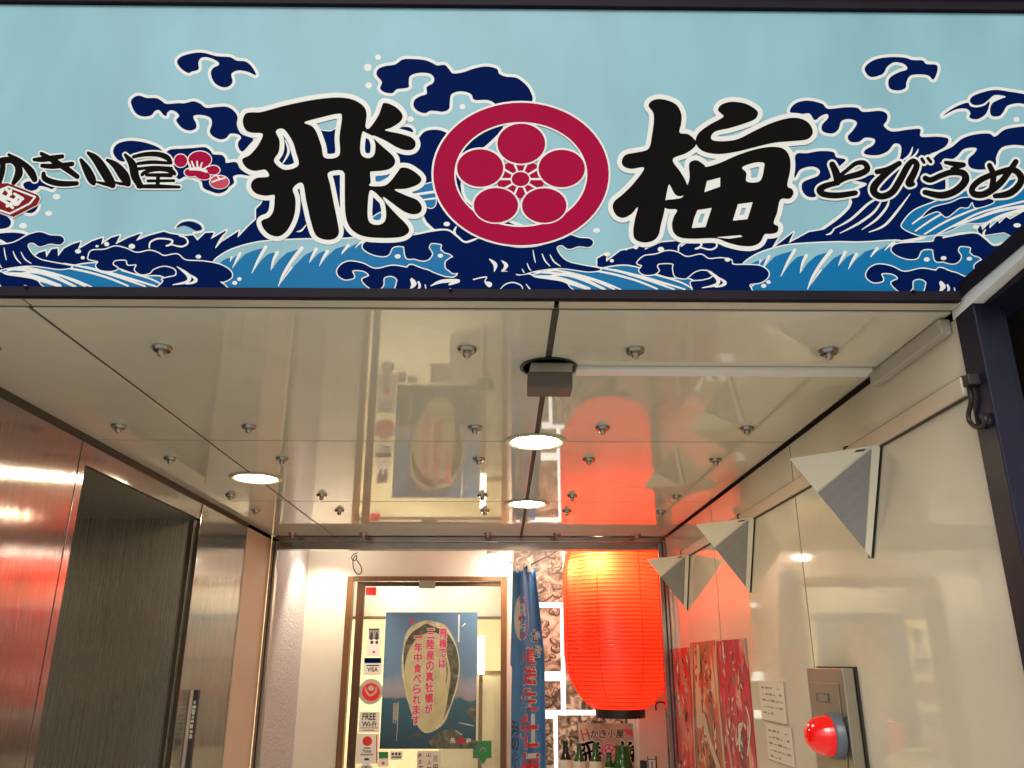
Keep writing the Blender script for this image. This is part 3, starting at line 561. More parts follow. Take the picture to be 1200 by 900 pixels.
# ------------------------------------------------------------------ ceiling box
jb = thing('ceiling_box', 'square brown box hanging from a round cover on the ceiling, end of the white trunking', 'junction box', (.128, 2.18, ZC))
lathe('cover_ring', [(.082, -.001), (.082, -.004), (.078, -.005), (.073, -.004), (.073, -.001)], (.13, 2.178, ZC), 'rub', jb, 40)
lathe('cover_plate', [(.072, -.0015), (0, -.0015)], (.13, 2.178, ZC), 'enamel', jb, 40)
hull('bracket', [(.078, 2.14, 2.398), (.196, 2.14, 2.398), (.078, 2.20, 2.398), (.196, 2.20, 2.398), (.072, 2.125, 2.366), (.192, 2.125, 2.366), (.072, 2.19, 2.366), (.192, 2.19, 2.366)], 'lip', jb)
box('housing', (.068, 2.115, 2.316), (.192, 2.20, 2.364), 'boxg', jb, .004)
# ------------------------------------------------------------------ trunking
t1 = thing('cable_trunking', 'long white cable trunking running across the ceiling from the brown box', 'cable trunking', (.63, 2.19, 2.39), 'cable trunking')
box('cover', (.207, 2.166, 2.386), (1.055, 2.216, 2.3995), 'pvc', t1, .003)
box('end_joint', (1.056, 2.172, 2.388), (1.084, 2.212, 2.3992), 'pvc_g', t1, .002)
t2 = thing('cable_trunking', 'short grey beige cable trunking along the top of the right wall', 'cable trunking', (1.085, 2.0, 2.38), 'cable trunking')
box('cover', (1.066, 1.815, 2.357), (1.0935, 2.215, 2.3965), 'pvc_g', t2, .003)
pa, pb = on(0, 1.085, 1115, 361), on(0, 1.085, 1200, 279); qa, qb = on(0, 1.085, 1117, 375), on(0, 1.085, 1200, 300)
def ext(a, b, k): return a+(b-a)*k
pb2, qb2 = ext(pa, pb, 1.8), ext(qa, qb, 1.8)
t3 = thing('cable_trunking', 'bright white cable trunking climbing towards the viewer past the sign corner', 'cable trunking', tuple(pa), 'cable trunking')
W_ = Vector((.028, 0, 0))
hull('cover', [pa, pb2, qa, qb2, pa+W_, pb2+W_, qa+W_, qb2+W_], 'pvc', t3)
bm_ = thing('canopy_beam', 'dark navy beam climbing towards the viewer beside the right end of the sign', 'beam', tuple(pa))
ua, ub = on(0, 1.080, 1106, 347), on(0, 1.080, 1200, 262); ub2 = ext(ua, ub, 1.8)
va, vb = on(0, 1.080, 1106, 364), on(0, 1.080, 1200, 284); vb2 = ext(va, vb, 1.8)
D_ = Vector((.12, 0, 0))
hull('upper_flange', [ua, ub2, va, vb2, ua+D_, ub2+D_, va+D_, vb2+D_], 'frame', bm_)
ra, rb = on(0, 1.115, 1124, 366), on(0, 1.115, 1200, 300); rb2 = ext(ra, rb, 1.8)
sa, sb = on(0, 1.115, 1134, 376), on(0, 1.115, 1200, 323); sb2 = ext(sa, sb, 1.8)
D2 = Vector((.085, 0, 0))
hull('lower_flange', [ra, rb2, sa, sb2, ra+D2, rb2+D2, sa+D2, sb2+D2], 'frame2', bm_)

# ------------------------------------------------------------------ right wall
rw = thing('panelled_wall', 'glossy cream panelled wall along the right side of the passage', 'wall', (XR, 3.6, 0))
for y0, y1 in ((1.785, 2.995), (3.004, 4.234), (4.245, 5.478)): box('panel', (XR, y0, .01), (XR+.02, y1, 2.388), 'wallp', rw, .0012)
for y0, y1 in ((2.9955, 3.0035), (4.2345, 4.2445)): box('joint', (XR+.0015, y0, .01), (XR+.012, y1, 2.387), 'dark', rw)
box('backing', (XR+.0205, 1.782, 0), (XR+.045, 5.6, 2.42), 'dark', rw)
rl = thing('wall_rail', 'flat beige rail running along the right wall above the triangular speakers', 'rail', (XR, 3.6, 2.21))
box('rail_cover', (XR-.014, 1.80, 2.192), (XR, 5.42, 2.240), 'beige', rl, .002)
for z in (2.1885, 2.2405): box('rail_shadow_line', (XR-.0085, 1.80, z), (XR-.0002, 5.42, z+.003), 'dark', rl)  # dark strips drawn as the shadow gap along both rail edges
for y in (2.47, 3.70, 4.96): box('rail_clip', (XR-.016, y, 2.188), (XR-.001, y+.02, 2.246), 'rub', rl)
po = thing('corner_post', 'dark navy metal post closing the front end of the cream wall', 'post', (1.11, 1.74, 0))
box('post_face', (1.086, 1.705, 0), (1.150, 1.782, 2.398), 'frame2', po, .003)
box('post_flange', (1.152, 1.715, 0), (1.166, 1.80, 2.44), 'frame2', po, .002)
hk = thing('cable_hook', 'dark rubbery cable loop hooked on the corner post above the cream wall', 'hook', (1.09, 1.78, 2.2))
pts = [on(0, XR-.02, *q) for q in ((1134, 447), (1136, 456), (1138, 470), (1135, 485), (1137, 495), (1146, 501), (1153, 498), (1155, 491), (1150, 487))]
tube('loop', smooth_line(pts, 6), .0055, 'rub', hk)
box('clip', tuple(on(0, XR-.035, 1132, 446)+Vector((0, -.01, -.012))), tuple(on(0, XR-.035, 1132, 446)+Vector((.03, .016, .014))), 'rub', hk, .002)
# ------------------------------------------------------------------ triangular wall speakers
SP = (XR, 2.247, 2.198)
sp = thing('wall_speaker', 'nearest and largest triangular speaker on the cream wall, grey grille below cream face', 'speaker', SP, 'triangular wall speakers')
Bp, Cp = Vector((XR-.004, 2.262, 2.197)), Vector((XR-.004, 2.425, 1.895)); Ap = on(1, 2.375, 925, 537)
tt = .30; Dp = Ap+(Cp-Ap)*.34
B2 = Vector((XR-.004, 2.60, 2.205)); N_ = (Cp-Ap).cross(Bp-Ap).normalized(); N_ = N_ if N_.y < 0 else -N_
hull('body', [Ap, Bp, Cp, B2], 'spk', sp)
def tri(name, P, off, m, th=.003):
    return hull(name, [p+N_*off for p in P]+[p+N_*(off-th+.0002) for p in P], m, sp)
cA, cB, cC = Ap, Bp, Cp
tri('face', [Ap, Bp+(Ap-Bp)*.095, Dp], .004, 'spk', .0037)
tri('grille', [Dp+(Cp-Dp)*.02, Bp+(Ap-Bp)*.095+(Cp-Bp)*.03, Cp+(Ap-Cp)*.08], .0035, 'grille', .0033)
tri('edge_strip', [Bp, Bp+(Ap-Bp)*.09, Cp+(Ap-Cp)*.07, Cp], .006, 'spk', .006)
e1 = Bp+(Ap-Bp)*.12; tri('slot', [e1+(Dp-e1)*.05, e1+(Ap-e1)*.12+(Dp-e1)*.05, e1+(Ap-e1)*.12+(Dp-e1)*.10, e1+(Dp-e1)*.10], .0046, 'rub', .001)
hull('wall_gasket', [Bp+Vector((.0035, -.010, 0)), Cp+Vector((.0035, -.010, -.004)), Bp+Vector((.0035, .03, 0)), Cp+Vector((.0035, .03, 0)), Bp+Vector((0, -.010, 0)), Cp+Vector((0, -.010, -.004))], 'rub', sp)
box('bracket', (XR-.05, 2.50, 2.200), (XR-.002, 2.56, 2.215), 'rub', sp)
copy_thing(sp, (XR, 3.488, 2.198), 'middle one of the three triangular speakers on the cream wall')
copy_thing(sp, (XR, 4.775, 2.198), 'smallest and farthest triangular speaker, overlapping the red lantern post')

# ------------------------------------------------------------------ alarm box with red lamp
al = thing('alarm_box', 'steel fire alarm box with a red dome lamp on the cream wall', 'alarm box', (XR, 2.78, 1.3))
box('gasket', (XR-.008, 2.638, .80), (XR, 2.960, 1.588), 'rub', al)
box('housing', (XR-.045, 2.645, .80), (XR-.0082, 2.955, 1.583), 'alarm', al, .003)
box('door_plate', (XR-.049, 2.685, .86), (XR-.0455, 2.93, 1.538), 'alarm', al, .0012)
box('name_plate', (XR-.052, 2.765, 1.478), (XR-.0495, 2.875, 1.506), 'metalgrey', al, .001)
box('name_insert', (XR-.0535, 2.770, 1.482), (XR-.0522, 2.850, 1.502), 'alarm', al)
for y, z in ((2.657, 1.44), (2.657, 1.10)): lathe('screw', [(.006, 0), (.005, -.003), (0, -.003)], (XR-.0455, y, z), 'rub', al, 12, axis='X')
cc = on(0, XR-.07, 975, 862)
lathe('collar', [(.069, 0), (.069, -.024), (.064, -.030), (.060, -.030)], (XR-.0495, cc.y, cc.z), 'metalgrey', al, 48, axis='X')
RD = mat('red_dome', (.42, .001, .002), .14, ior=1.5, coat=.6, emit=(1, .002, .002), estr=.22); M['rdome'] = RD
RD2 = emis('red_bulb_glow', (1, .25, .08), 3.0)
prof = [(.060, -.030), (.0595, -.042), (.056, -.058), (.049, -.074), (.039, -.088), (.025, -.099), (.011, -.104), (0, -.105)]
lathe('red_dome', prof, (XR-.0495, cc.y, cc.z), 'rdome', al, 48, axis='X')

# ------------------------------------------------------------------ pictures on the cream wall
def pic(name, y0, y1, z0, z1, x, m, label, cat, group):
    t = thing(name, label, cat, (x, (y0+y1)/2, z0), group); box('sheet', (x, y0, z0), (x+.0022, y1, z1), m, t); return t
X1 = XR-.004
p1 = pic('poster', 4.99, 5.455, .95, 1.684, X1, photo_mat('poster_red_fish', [(.35, (.60, .015, .02)), (.52, (.66, .03, .03)), (.58, (.75, .28, .10)), (.63, (.30, .12, .16)), (.72, (.60, .45, .40))], 5, 1, (1, 1, .55)), 'narrow bright red seafood poster beside the steel post', 'poster', 'seafood posters on the cream wall')
p2 = pic('poster', 4.365, 4.945, .95, 1.708, X1, photo_mat('poster_sashimi', [(.30, (.10, .06, .035)), (.45, (.42, .20, .11)), (.52, (.66, .07, .03)), (.6, (.72, .62, .42)), (.75, (.34, .26, .18))], 6, 2, (1, 1, .45)), 'orange and tan food poster, middle of the three wall posters', 'poster', 'seafood posters on the cream wall')
p3 = pic('poster', 3.80, 4.325, .95, 1.703, X1, photo_mat('poster_prawn', [(.34, (.20, .04, .08)), (.45, (.46, .022, .035)), (.55, (.56, .03, .04)), (.62, (.66, .42, .34)), (.7, (.28, .26, .22))], 7, 3, (1, 1, .4)), 'dark red seafood poster nearest the paper notices', 'poster', 'seafood posters on the cream wall')
FRW = 'X'
def pv(parent, name, m, shs, off, cell=.35): 
    o = vinyl(name, parent, m, shs, 0, X1-off, cell)
    if o: o['kind'] = 'stuff'
    return o
ORG = mat('print_orange', (.62, .14, .02), .4); MAG = mat('print_plum', (.20, .02, .07), .4); CRM = mat('print_cream', (.62, .50, .33), .4); SLT = mat('print_slate', (.13, .15, .19), .4); BRN = mat('print_brown', (.12, .055, .025), .4)
def scatter(parent, xl0, xr0, xl1, xr1, y0, y1, mats, n, seed):
    rr = random.Random(seed)
    for k, mm_ in enumerate(mats):
        L_ = []
        for _ in range(n):
            v = rr.random(); u = rr.uniform(.08, .92); y = y0+(y1-y0)*v; xa = xl0+(xl1-xl0)*v; xb = xr0+(xr1-xr0)*v; x = xa+(xb-xa)*u
            ln = rr.uniform(2, 13); dx = rr.uniform(-1.5, 2.5); r_ = rr.uniform(.25, 1.25)
            L_.append(('s', np.array([[x, y, r_*.4], [x+dx*.5, y+ln*.5, r_], [x+dx, y+ln, r_*.3]]), None))
        cl = (min(xl0, xl1), y0+1, max(xr0, xr1), 899)
        o = vinyl('printed_picture', parent, mm_, L_, 0, X1-.0005-.0003*k, .35); o['kind'] = 'stuff'
scatter(p1, 788.5, 806, 792, 812, 765, 925, ('red', ORG, 'ink', 'paper', SLT), 16, 4)
scatter(p2, 812, 836, 817, 845, 758, 925, (ORG, BRN, CRM, 'red', 'paper', BRN), 22, 5)
scatter(p3, 843, 873, 850, 884, 757, 925, (MAG, 'red', 'inkg', CRM, MAG, 'paper'), 24, 6)
pv(p2, 'printed_picture', CRM, [stroke('X', '818 808 3.2;820 850 3.6'), stroke('X', '824 838 2.2;832 870 2;842 899 2.4'), stroke('X', '811 756 .6;812 820 .6;815 899 .6'), stroke('X', '838 757 .8;842 820 .9;849 899 1'), stroke('X', '818 757 1.6;819 785 1.6')], .0026)
pv(p3, 'printed_picture', 'paper', [stroke('X', '847 753 .8;848 770 1'), stroke('X', '874 828 .6;879 850 .8;876 885 .7'), stroke('X', '867 880 .8;866 852 1;869 850 1;864 872 .7')], .0026)
nz = [(3.33, 3.66, 1.372, 1.528, 'upper paper notice with grey print taped to the cream wall'), (3.29, 3.62, 1.225, 1.366, 'lower framed paper notice taped to the cream wall')]
for y0, y1, z0, z1, lb in nz:
    t = pic('notice', y0, y1, z0, z1, X1, 'paper', lb, 'notice', 'paper notices'); 
    bm = bmesh.new()
    rr = random.Random(5)
    for r in range(5):
        y = y1-.03
        while y > y0+.06:
            l = rr.uniform(.02, .05)
            if rr.random() < .75: add_box(bm, (X1-.0006, y-l, z1-.03-r*.024), (X1-.0001, y, z1-.030-r*.024+rr.uniform(.003, .008)))
            y -= l+.015
    o = bmesh_obj('print_line', bm, 'inkg', t); o['kind'] = 'stuff'
    for a_ in ((y0+.002, z0, y0+.008, z1), (y0, z0+.001, y1, z0+.004)): box('border', (X1-.001, a_[0], a_[1]), (X1-.0001, a_[2], a_[3]), 'inkg', t)

# ------------------------------------------------------------------ left wall: stainless steel with a lift lobby opening
lw = thing('steel_wall', 'brushed stainless steel wall with a deep doorway on the left of the passage', 'wall', (XL, 3.3, 0))
ZT = 2.372
box('panel', (XL-.02, 1.76, .01), (XL, 2.905, ZT), 'steel', lw, .001)
box('jamb', (XL-.024, 2.908, .01), (XL+.002, 2.952, ZT), 'steel', lw, .001)
box('header', (XL-.022, 2.956, 2.292), (XL-.001, 4.166, ZT), 'steel', lw, .001)
box('jamb', (XL-.024, 4.170, .01), (XL+.002, 4.214, ZT), 'steel', lw, .001)
box('panel', (XL-.02, 4.217, .01), (XL, 4.945, ZT), 'steel', lw, .001)
box('ceiling_channel', (XL-.03, 1.76, ZT+.002), (XL+.004, 5.47, 2.3985), 'dark', lw)
box('recess_side', (-2.235, 4.172, .01), (XL-.026, 4.19, 2.31), 'steel_d', lw)
box('recess_side', (-2.235, 2.93, .01), (XL-.026, 2.95, 2.31), 'steel_d', lw)
box('recess_edge', (XL-.05, 4.160, .01), (XL-.026, 4.1715, 2.290), 'steel_f', lw, .002)
box('recess_back', (-2.26, 2.95, .01), (-2.237, 4.18, 2.31), 'steel_d', lw)
box('recess_gap', (-2.236, 4.150, .01), (-2.215, 4.1718, 2.29), 'dark', lw)
box('recess_soffit', (-2.236, 2.951, 2.2955), (XL-.026, 4.1715, 2.32), 'steel_d', lw)
pl = thing('pilaster', 'plain beige painted pilaster between steel wall and entrance frame', 'pilaster', (XL, 5.2, 0))
box('shaft', (XL-.02, 4.948, .01), (XL+.004, 5.476, 2.3975), 'beige', pl, .002)
vb_ = thing('vertical_board', 'narrow black board with white vertical writing on the steel wall', 'sign', tuple(on(0, XL+.02, 236, 860)))
ya, yb = on(0, XL+.02, 236, 808), on(0, XL+.02, 226, 900)
box('board', (XL+.004, 4.345, .9), (XL+.03, 4.375, ya.z), 'ink', vb_, .001)
box('edge', (XL+.001, 4.31, .9), (XL+.008, 4.344, ya.z), 'pvc_g', vb_, .001)
bm = bmesh.new(); rr = random.Random(8); z = ya.z-.05
while z > 1.25:
    h = rr.uniform(.012, .03); add_box(bm, (XL+.008+rr.uniform(0, .006), 4.3437, z-h), (XL+.022+rr.uniform(0, .006), 4.3449, z)); z -= h+rr.uniform(.003, .008)
o = bmesh_obj('white_writing', bm, 'white', vb_); o['kind'] = 'stuff'

# ------------------------------------------------------------------ entrance frame
ef = thing('entrance_frame', 'slim polished steel frame around the inner entrance', 'door frame', (-.2, YB, 0))
box('header', (XL+.006, YB, 2.364), (XR-.002, YB+.05, 2.398), 'steel_f', ef, .004)
box('lower_header', (XL+.05, YB+.012, 2.313), (XR-.058, YB+.085, 2.3625), 'steel_f', ef, .003)
box('post', (XL+.006, YB, .005), (XL+.046, YB+.06, 2.3625), 'steel_f', ef, .004)
box('post_bead', (XL+.024, YB-.006, .005), (XL+.031, YB-.0005, 2.36), 'rub', ef)
box('post', (XR-.056, YB, .005), (XR-.002, YB+.06, 2.3625), 'steel_f', ef, .004)
box('post_bead', (XR-.030, YB-.006, .005), (XR-.022, YB-.0005, 2.36), 'rub', ef)
wl = thing('wire_loop', 'thin black wire loop hanging under the steel header', 'wire', (-1.0, 5.56, 2.3))
pts = [on(1, YB+.05, *q) for q in ((419, 648), (414, 650), (412, 654), (415, 657), (418, 654), (417, 651), (414, 655), (414, 664), (417, 671), (421, 673), (424, 669), (422, 662), (417, 655))]
tube('loop', smooth_line(pts, 6), .0035, 'rub', wl)

# ------------------------------------------------------------------ vestibule
VX0, VX1, VY = -1.50, 1.33, 6.4
t = thing('vestibule_wall', 'rough grey white textured side wall left of the shop door', 'wall', (VX0, 6, 0)); box('rendered_face', (VX0-.04, YB+.062, .005), (VX0, VY+.02, 2.80), 'tex', t)
t = thing('vestibule_wall', 'smooth white side wall to the right of the red lantern', 'wall', (VX1, 6, 0)); box('painted_face', (VX1, YB+.05, .005), (VX1+.04, VY+.6, 2.80), 'wpaint', t); box('return', (XR+.046, YB+.04, .005), (VX1+.04, YB+.049, 2.8), 'wpaint', t)
struct('vestibule_ceiling', (VX0-.04, YB+.09, 2.80), (VX1+.04, VY+.9, 2.84), 'wpaint')
struct('vestibule_fascia', (VX0-.04, YB+.087, 2.41), (VX1+.04, YB+.11, 2.80), 'wpaint')
sx = lambda x, y=700, Y=VY: on(1, Y, x, y).x
sz = lambda y, Y=VY, x=600: on(1, Y, x, y).z
bw_ = thing('shop_front_wall', 'cream white wall around the shop door and display recess', 'wall', (0, VY, 0))
dx0, dx1, dz = sx(406.5), sx(594), sz(676)
box('wall_left', (VX0, VY, .005), (dx0, VY+.1, 2.8), 'wpaint', bw_); box('wall_above_door', (dx0+.001, VY, dz), (dx1, VY+.1, 2.8), 'wpaint', bw_)
box('mullion', (dx1+.001, VY, .005), (sx(600), VY+.1, 2.8), 'wpaint', bw_); box('wall_right', (1.00, VY, .005), (VX1, VY+.1, 2.8), 'wpaint', bw_)
hkk = thing('wall_hook', 'small dark red hook on the white wall below the lantern', 'hook', (1.1, VY, 1.3))
tube('hook', smooth_line([on(1, VY-.03, *q) for q in ((769, 833), (768.5, 826), (771, 823), (777, 823), (780, 826), (780, 832))], 5), .006, 'maroon', hkk)

# door
door = thing('shop_door', 'brown framed glass shop door covered with stickers and an oyster poster', 'door', ((dx0+dx1)/2, VY, 0))
g1, g2, g3 = sx(413.5), sx(418), sx(427)
box('frame', (dx0, VY-.03, .005), (g1, VY+.05, dz), 'wood', door, .002); box('frame', (sx(587), VY-.03, .005), (dx1, VY+.05, dz), 'wood', door, .002)
box('frame', (g1+.001, VY-.03, sz(681)), (sx(587)-.001, VY+.05, dz), 'wood', door, .002)
box('door_stile', (g2, VY-.005, .01), (g3, VY+.035, sz(682)), 'wood_d', door, .002); box('door_rail', (g3+.001, VY-.005, sz(687)), (sx(587)-.001, VY+.035, sz(682)), 'wood_d', door, .002)
box('glass_pane', (g3+.001, VY+.012, .01), (sx(587)-.001, VY+.018, sz(687)-.001), 'pane', door)
box('door_closer', (sx(491), VY-.045, sz(690)), (sx(510), VY-.006, sz(680.5)), 'alarm', door, .006)
# stickers and posters on the door, all drawn on the glass plane
YG = VY+.010
def sticker(name, x0, y0, x1, y1, m, label, cat='sticker', group='stickers on the glass door', rnd=False, Y=YG, th=.0012):
    a, b = on(1, Y, x0, y0), on(1, Y, x1, y1)
    t = thing(name, label, cat, ((a.x+b.x)/2, Y, b.z), group)
    if rnd:
        bm = bmesh.new(); cx_, cz_, r_ = (a.x+b.x)/2, (a.z+b.z)/2, abs(b.x-a.x)/2
        add_hull(bm, [(cx_+r_*math.cos(q*PI/20), Y-yy, cz_+r_*math.sin(q*PI/20)) for q in range(40) for yy in (0, th)]); bmesh_obj('backing', bm, m, t)
    else: box('backing', (a.x, Y-th, b.z), (b.x, Y, a.z), m, t)
    return t
def rct(x0, y0, x1, y1): return ('p', np.array([[x0, y0], [x1, y0], [x1, y1], [x0, y1]], float), None)
def dv(parent, name, m, shs, off=.0018, cell=.25, Y=YG): 
    o = vinyl(name, parent, m, shs, 1, Y-off, cell); o['kind'] = 'stuff'; return o
def dtext(parent, m, items, Y=YG, off=.0022, bold=.02):
    it = []
    for s, x0, y0, x1, y1 in items:
        a, b = on(1, Y-off, x0, y0), on(1, Y-off, x1, y1); it.append((s, a.x, b.z, b.x-a.x, a.z-b.z))
    return setp(lettering('lettering', parent, m, it, lambda u, v: (u, Y-off, v), bold), kind='stuff')
s_ = sticker('sticker', 428.5, 688, 441, 701.5, 'paperw', 'small red and white sticker at the top left corner of the door glass'); dv(s_, 'print', 'red', [rct(428.8, 688.4, 440.7, 697.5)])
s_ = sticker('sticker', 431.5, 736, 445, 769, 'paperw', 'photo sticker with two dark figures above the card sticker'); dv(s_, 'print', 'ink', [rct(432, 736.5, 444.6, 738.5), stroke('X', '435.5 742 1.2;435 748 2'), stroke('X', '441.5 742 1.2;441.5 748 2'), rct(434, 751, 437.5, 754.5), rct(440, 751, 443, 754.5)]); dv(s_, 'print', 'inkg', [rct(432, 738.6, 444.6, 749)], .0015); dv(s_, 'print', 'pink', [ell(438, 764, 1.6, 1.6)], .0015)
s_ = sticker('card_sticker', 426.5, 771, 446.8, 791, 'paperw', 'navy and white payment card sticker reading VISA'); dv(s_, 'print', 'navy', [rct(427, 771, 446.5, 777), rct(429.5, 779.2, 444.5, 780.4)]); dv(s_, 'print', 'ylw' if 'ylw' in M else 'spk', [rct(427, 789, 446.5, 790.8)]); dtext(s_, 'navy', [('VISA', 430.5, 782, 442.5, 787)])
s_ = sticker('round_sticker', 421, 797, 448, 824, 'pvc_g', 'round red and grey sticker below the card sticker', rnd=True); dv(s_, 'print', 'red', [cut(ell(434.8, 811, 10.6, 10.6), [ell(434.8, 806.5, 3.6, 3), stroke('X', '428 806 .8;430 811 1;434 815 1;440 811 1;441 806 .8')])])
s_ = sticker('wifi_sticker', 421.5, 834, 444.2, 858, 'paperw', 'white sticker reading FREE Wi-Fi'); dtext(s_, 'ink', [('FREE', 425, 836, 439.5, 843), ('Wi-Fi', 424.5, 845.5, 440.5, 852), ('~ 1 .com', 427, 854.6, 437, 857)]) if 0 else dtext(s_, 'ink', [('FREE', 425, 836, 440, 843.4), ('Wi-Fi', 424.5, 845.5, 440.5, 851.5)]); dv(s_, 'print', 'inkg', [rct(422, 852.6, 443.8, 853.3), stroke('X', '426 855.8 .5;438 855.8 .5')])
s_ = sticker('ticket_sticker', 419, 860, 442.5, 895, 'paperw', 'tall white sticker with a red disc reading Ticket Restaurant'); dv(s_, 'print', 'red', [ell(430.5, 868.5, 5.6, 5.6), rct(440.8, 861, 442, 894)]); dv(s_, 'print', 'ink', [rct(426.5, 876, 434, 877.2), rct(427, 888.5, 432.5, 891)], .0019); dtext(s_, 'ink', [('Ticket', 424.5, 878.5, 435, 881.8), ('Restaurant', 423, 882.6, 437, 885.3)])
s_ = sticker('round_sticker', 420, 896, 438, 914, 'paperw', 'round white sticker at the bottom edge below the ticket sticker', rnd=True); dv(s_, 'print', 'ink', [cut(ell(429, 905, 7.5, 7.5), [ell(429, 905, 6.5, 6.5)]), stroke('X', '426 902 .6;429 899.5 .6;432 902 .6')])
s_ = sticker('sticker', 443.8, 881, 455, 898.5, 'paperw', 'small green and white sticker beside the ticket sticker'); dv(s_, 'print', 'green', [rct(444, 881, 454.8, 888.6)]); dv(s_, 'print', 'red', [ell(449, 894.5, 1.8, 1.6)])
s_ = sticker('sticker', 457.5, 880.5, 471.5, 890.5, 'paperw', 'small white printed sticker under the poster corner'); dv(s_, 'print', 'ink', [rct(459+k*4, 882, 461.5+k*4, 885) for k in range(3)]+[rct(459, 886.5, 470, 888)])
s_ = sticker('menu_sheet', 489, 880, 516, 912, 'paper', 'white sheet of small handwritten characters under the oyster poster', 'notice'); dtext(s_, 'ink', [('海', 490, 883, 494, 888), ('山', 500, 882, 504.5, 887), ('川', 508, 885, 511.5, 893), ('白', 491, 890, 493.6, 895), ('人', 501, 891, 505, 896), ('田', 508, 896, 513, 903), ('石', 490.5, 898, 495.5, 905), ('日', 500.5, 899, 505, 906)])
s_ = sticker('green_sticker', 554.5, 868, 576, 888.5, 'green', 'green speech bubble sticker at the lower right of the door glass'); dv(s_, 'print', 'green', [poly('X', '561 888 571 888 566.5 896', False)], .0002); dv(s_, 'print', 'blue' if 0 else 'inkg', [stroke('X', '562 880 .8;564.5 877 .9;567.5 877 .9;569.5 880 .8')])

# oyster poster
ox = thing('oyster_poster', 'blue sea poster with a huge oyster and vertical pink writing, on the glass door', 'poster', (sx(505), YG, sz(878)))
a, b = on(1, YG, 452.5, 717.5), on(1, YG, 557.5, 877.5)
SEA = bpy.data.materials.new('poster_sky_print'); SEA.use_nodes = True; t = SEA.node_tree; bs = t.nodes['Principled BSDF']; bs.inputs['Roughness'].default_value = .35
tc = t.nodes.new('ShaderNodeTexCoord'); sp_x = t.nodes.new('ShaderNodeSeparateXYZ'); mr = t.nodes.new('ShaderNodeMapRange'); r = t.nodes.new('ShaderNodeValToRGB')
nz_ = t.nodes.new('ShaderNodeTexNoise'); nz_.inputs['Scale'].default_value = 9; ad = t.nodes.new('ShaderNodeMath'); ad.operation = 'MULTIPLY_ADD'; ad.inputs[1].default_value = .10
t.links.new(tc.outputs['Object'], sp_x.inputs[0]); t.links.new(tc.outputs['Object'], nz_.inputs[0]); t.links.new(nz_.outputs[0], ad.inputs[0]); t.links.new(sp_x.outputs[2], ad.inputs[2]); t.links.new(ad.outputs[0], mr.inputs[0])
mr.inputs[1].default_value = b.z+.05; mr.inputs[2].default_value = a.z+.05; t.links.new(mr.outputs[0], r.inputs[0]); t.links.new(r.outputs[0], bs.inputs[0])
el = r.color_ramp.elements
for _ in range(4): el.new(.5)
for e, (p, c) in zip(el, [(0, (.012, .045, .07)), (.34, (.03, .12, .17)), (.36, (.26, .25, .28)), (.44, (.30, .31, .36)), (.55, (.12, .23, .36)), (1, (.11, .22, .37))]): e.position = p; e.color = (*c, 1)
box('sheet', (a.x, YG-.0015, b.z), (b.x, YG, a.z), SEA, ox)
SHELL = photo_mat('shell_print', [(.3, (.40, .36, .22)), (.5, (.62, .58, .38)), (.7, (.74, .70, .52))], 14, 1); FLESH = photo_mat('oyster_print', [(.3, (.42, .41, .22)), (.55, (.56, .54, .30)), (.75, (.66, .63, .40))], 9, 4, (1, 1, .5))
DKSH = photo_mat('shell_dark_print', [(.3, (.03, .035, .025)), (.55, (.10, .11, .07)), (.8, (.25, .25, .17))], 16, 6)
FR['Q'] = (400, 670, 6); FR['R'] = (400, 780, 6)
shell = poly('X', '471 790 471 770 474 748 480 736 490 730 500 727 511 729 522 733 530 745 536 760 539 780 537 800 533 815 527 832 522 845 513 854 500 859 490 852 482 835 476 815 473 800')
dark = poly('X', '473.5 785 473 765 476 752 482 742 492 735 500 731 510 735 522 740 530 750 536 765 537.5 785 534 805 528 825 522 838 515 845 505 830 485 830 478 812')
flesh = poly('X', '474.5 800 474.5 780 480 760 489 748 500 742 512 742 520 750 524 768 528 790 525 815 520 840 511 852 500 857.5 491 851 483 834 477 815')
dv(ox, 'printed_picture', DKSH, [poly('X', '448 880 500 868 506 862 515 858 530 853 540 856 550 868 556.5 868 556.5 877 448 877.3') if 0 else poly('X', '503 868 512 860 522 855 531 854 538 859 546 866 556.5 868 556.5 876.5 512 876.5'), poly('X', '547 833 551 828 557 828 557 846 552 842'), poly('X', '480 863 488 860 494 862 486 865')], .0019)
dv(ox, 'printed_picture', 'pvc_g', [stroke('X', f'{460+k*1.2} 824 .3;{459.5+k*1.3} {842+ (k*5)%9} .4') for k in range(1, 6)]+[stroke('X', '467 822 .3;466 845 .35;464.5 868 .3'), stroke('X', '537 847 .3;548 849 .7;556 851 .3'), stroke('X', '534 856 .5;541 861 .6')], .0020)
o = dv(ox, 'oyster_shell', SHELL, [shell], .0022); o = dv(ox, 'oyster_shell', DKSH, [dark], .0025); o = dv(ox, 'oyster_body', FLESH, [flesh], .0028)
dv(ox, 'printed_picture', DKSH, [stroke('X', '527 775 .8;529 795 .8;526 818 .5'), stroke('X', '521 765 .5;524 785 .7;523 800 .4')], .0031)
cols = [('飛梅では', 519.5, 737, 784, 9), ('三陸産の真牡蠣が', 505, 737, 838, 10), ('一年中食べられます', 490.5, 741, 851, 10)]
items = []
for s, xc, y0, y1, wd in cols:
    st = (y1-y0)/len(s)
    for k, ch in enumerate(s):
        h = st*.86; yy = y0+k*st; ww = wd*.88
        if ch == '一': items.append((ch, xc-ww/2, yy+h*.45, xc+ww/2, yy+h*.62))
        else: items.append((ch, xc-ww/2-.03*(yy-737), yy, xc+ww/2-.03*(yy-737), yy+h))
gs = [glyph(*q) for q in items]; dv(ox, 'lettering_outline', 'white', grow(gs, 1.05), .0034, .22)
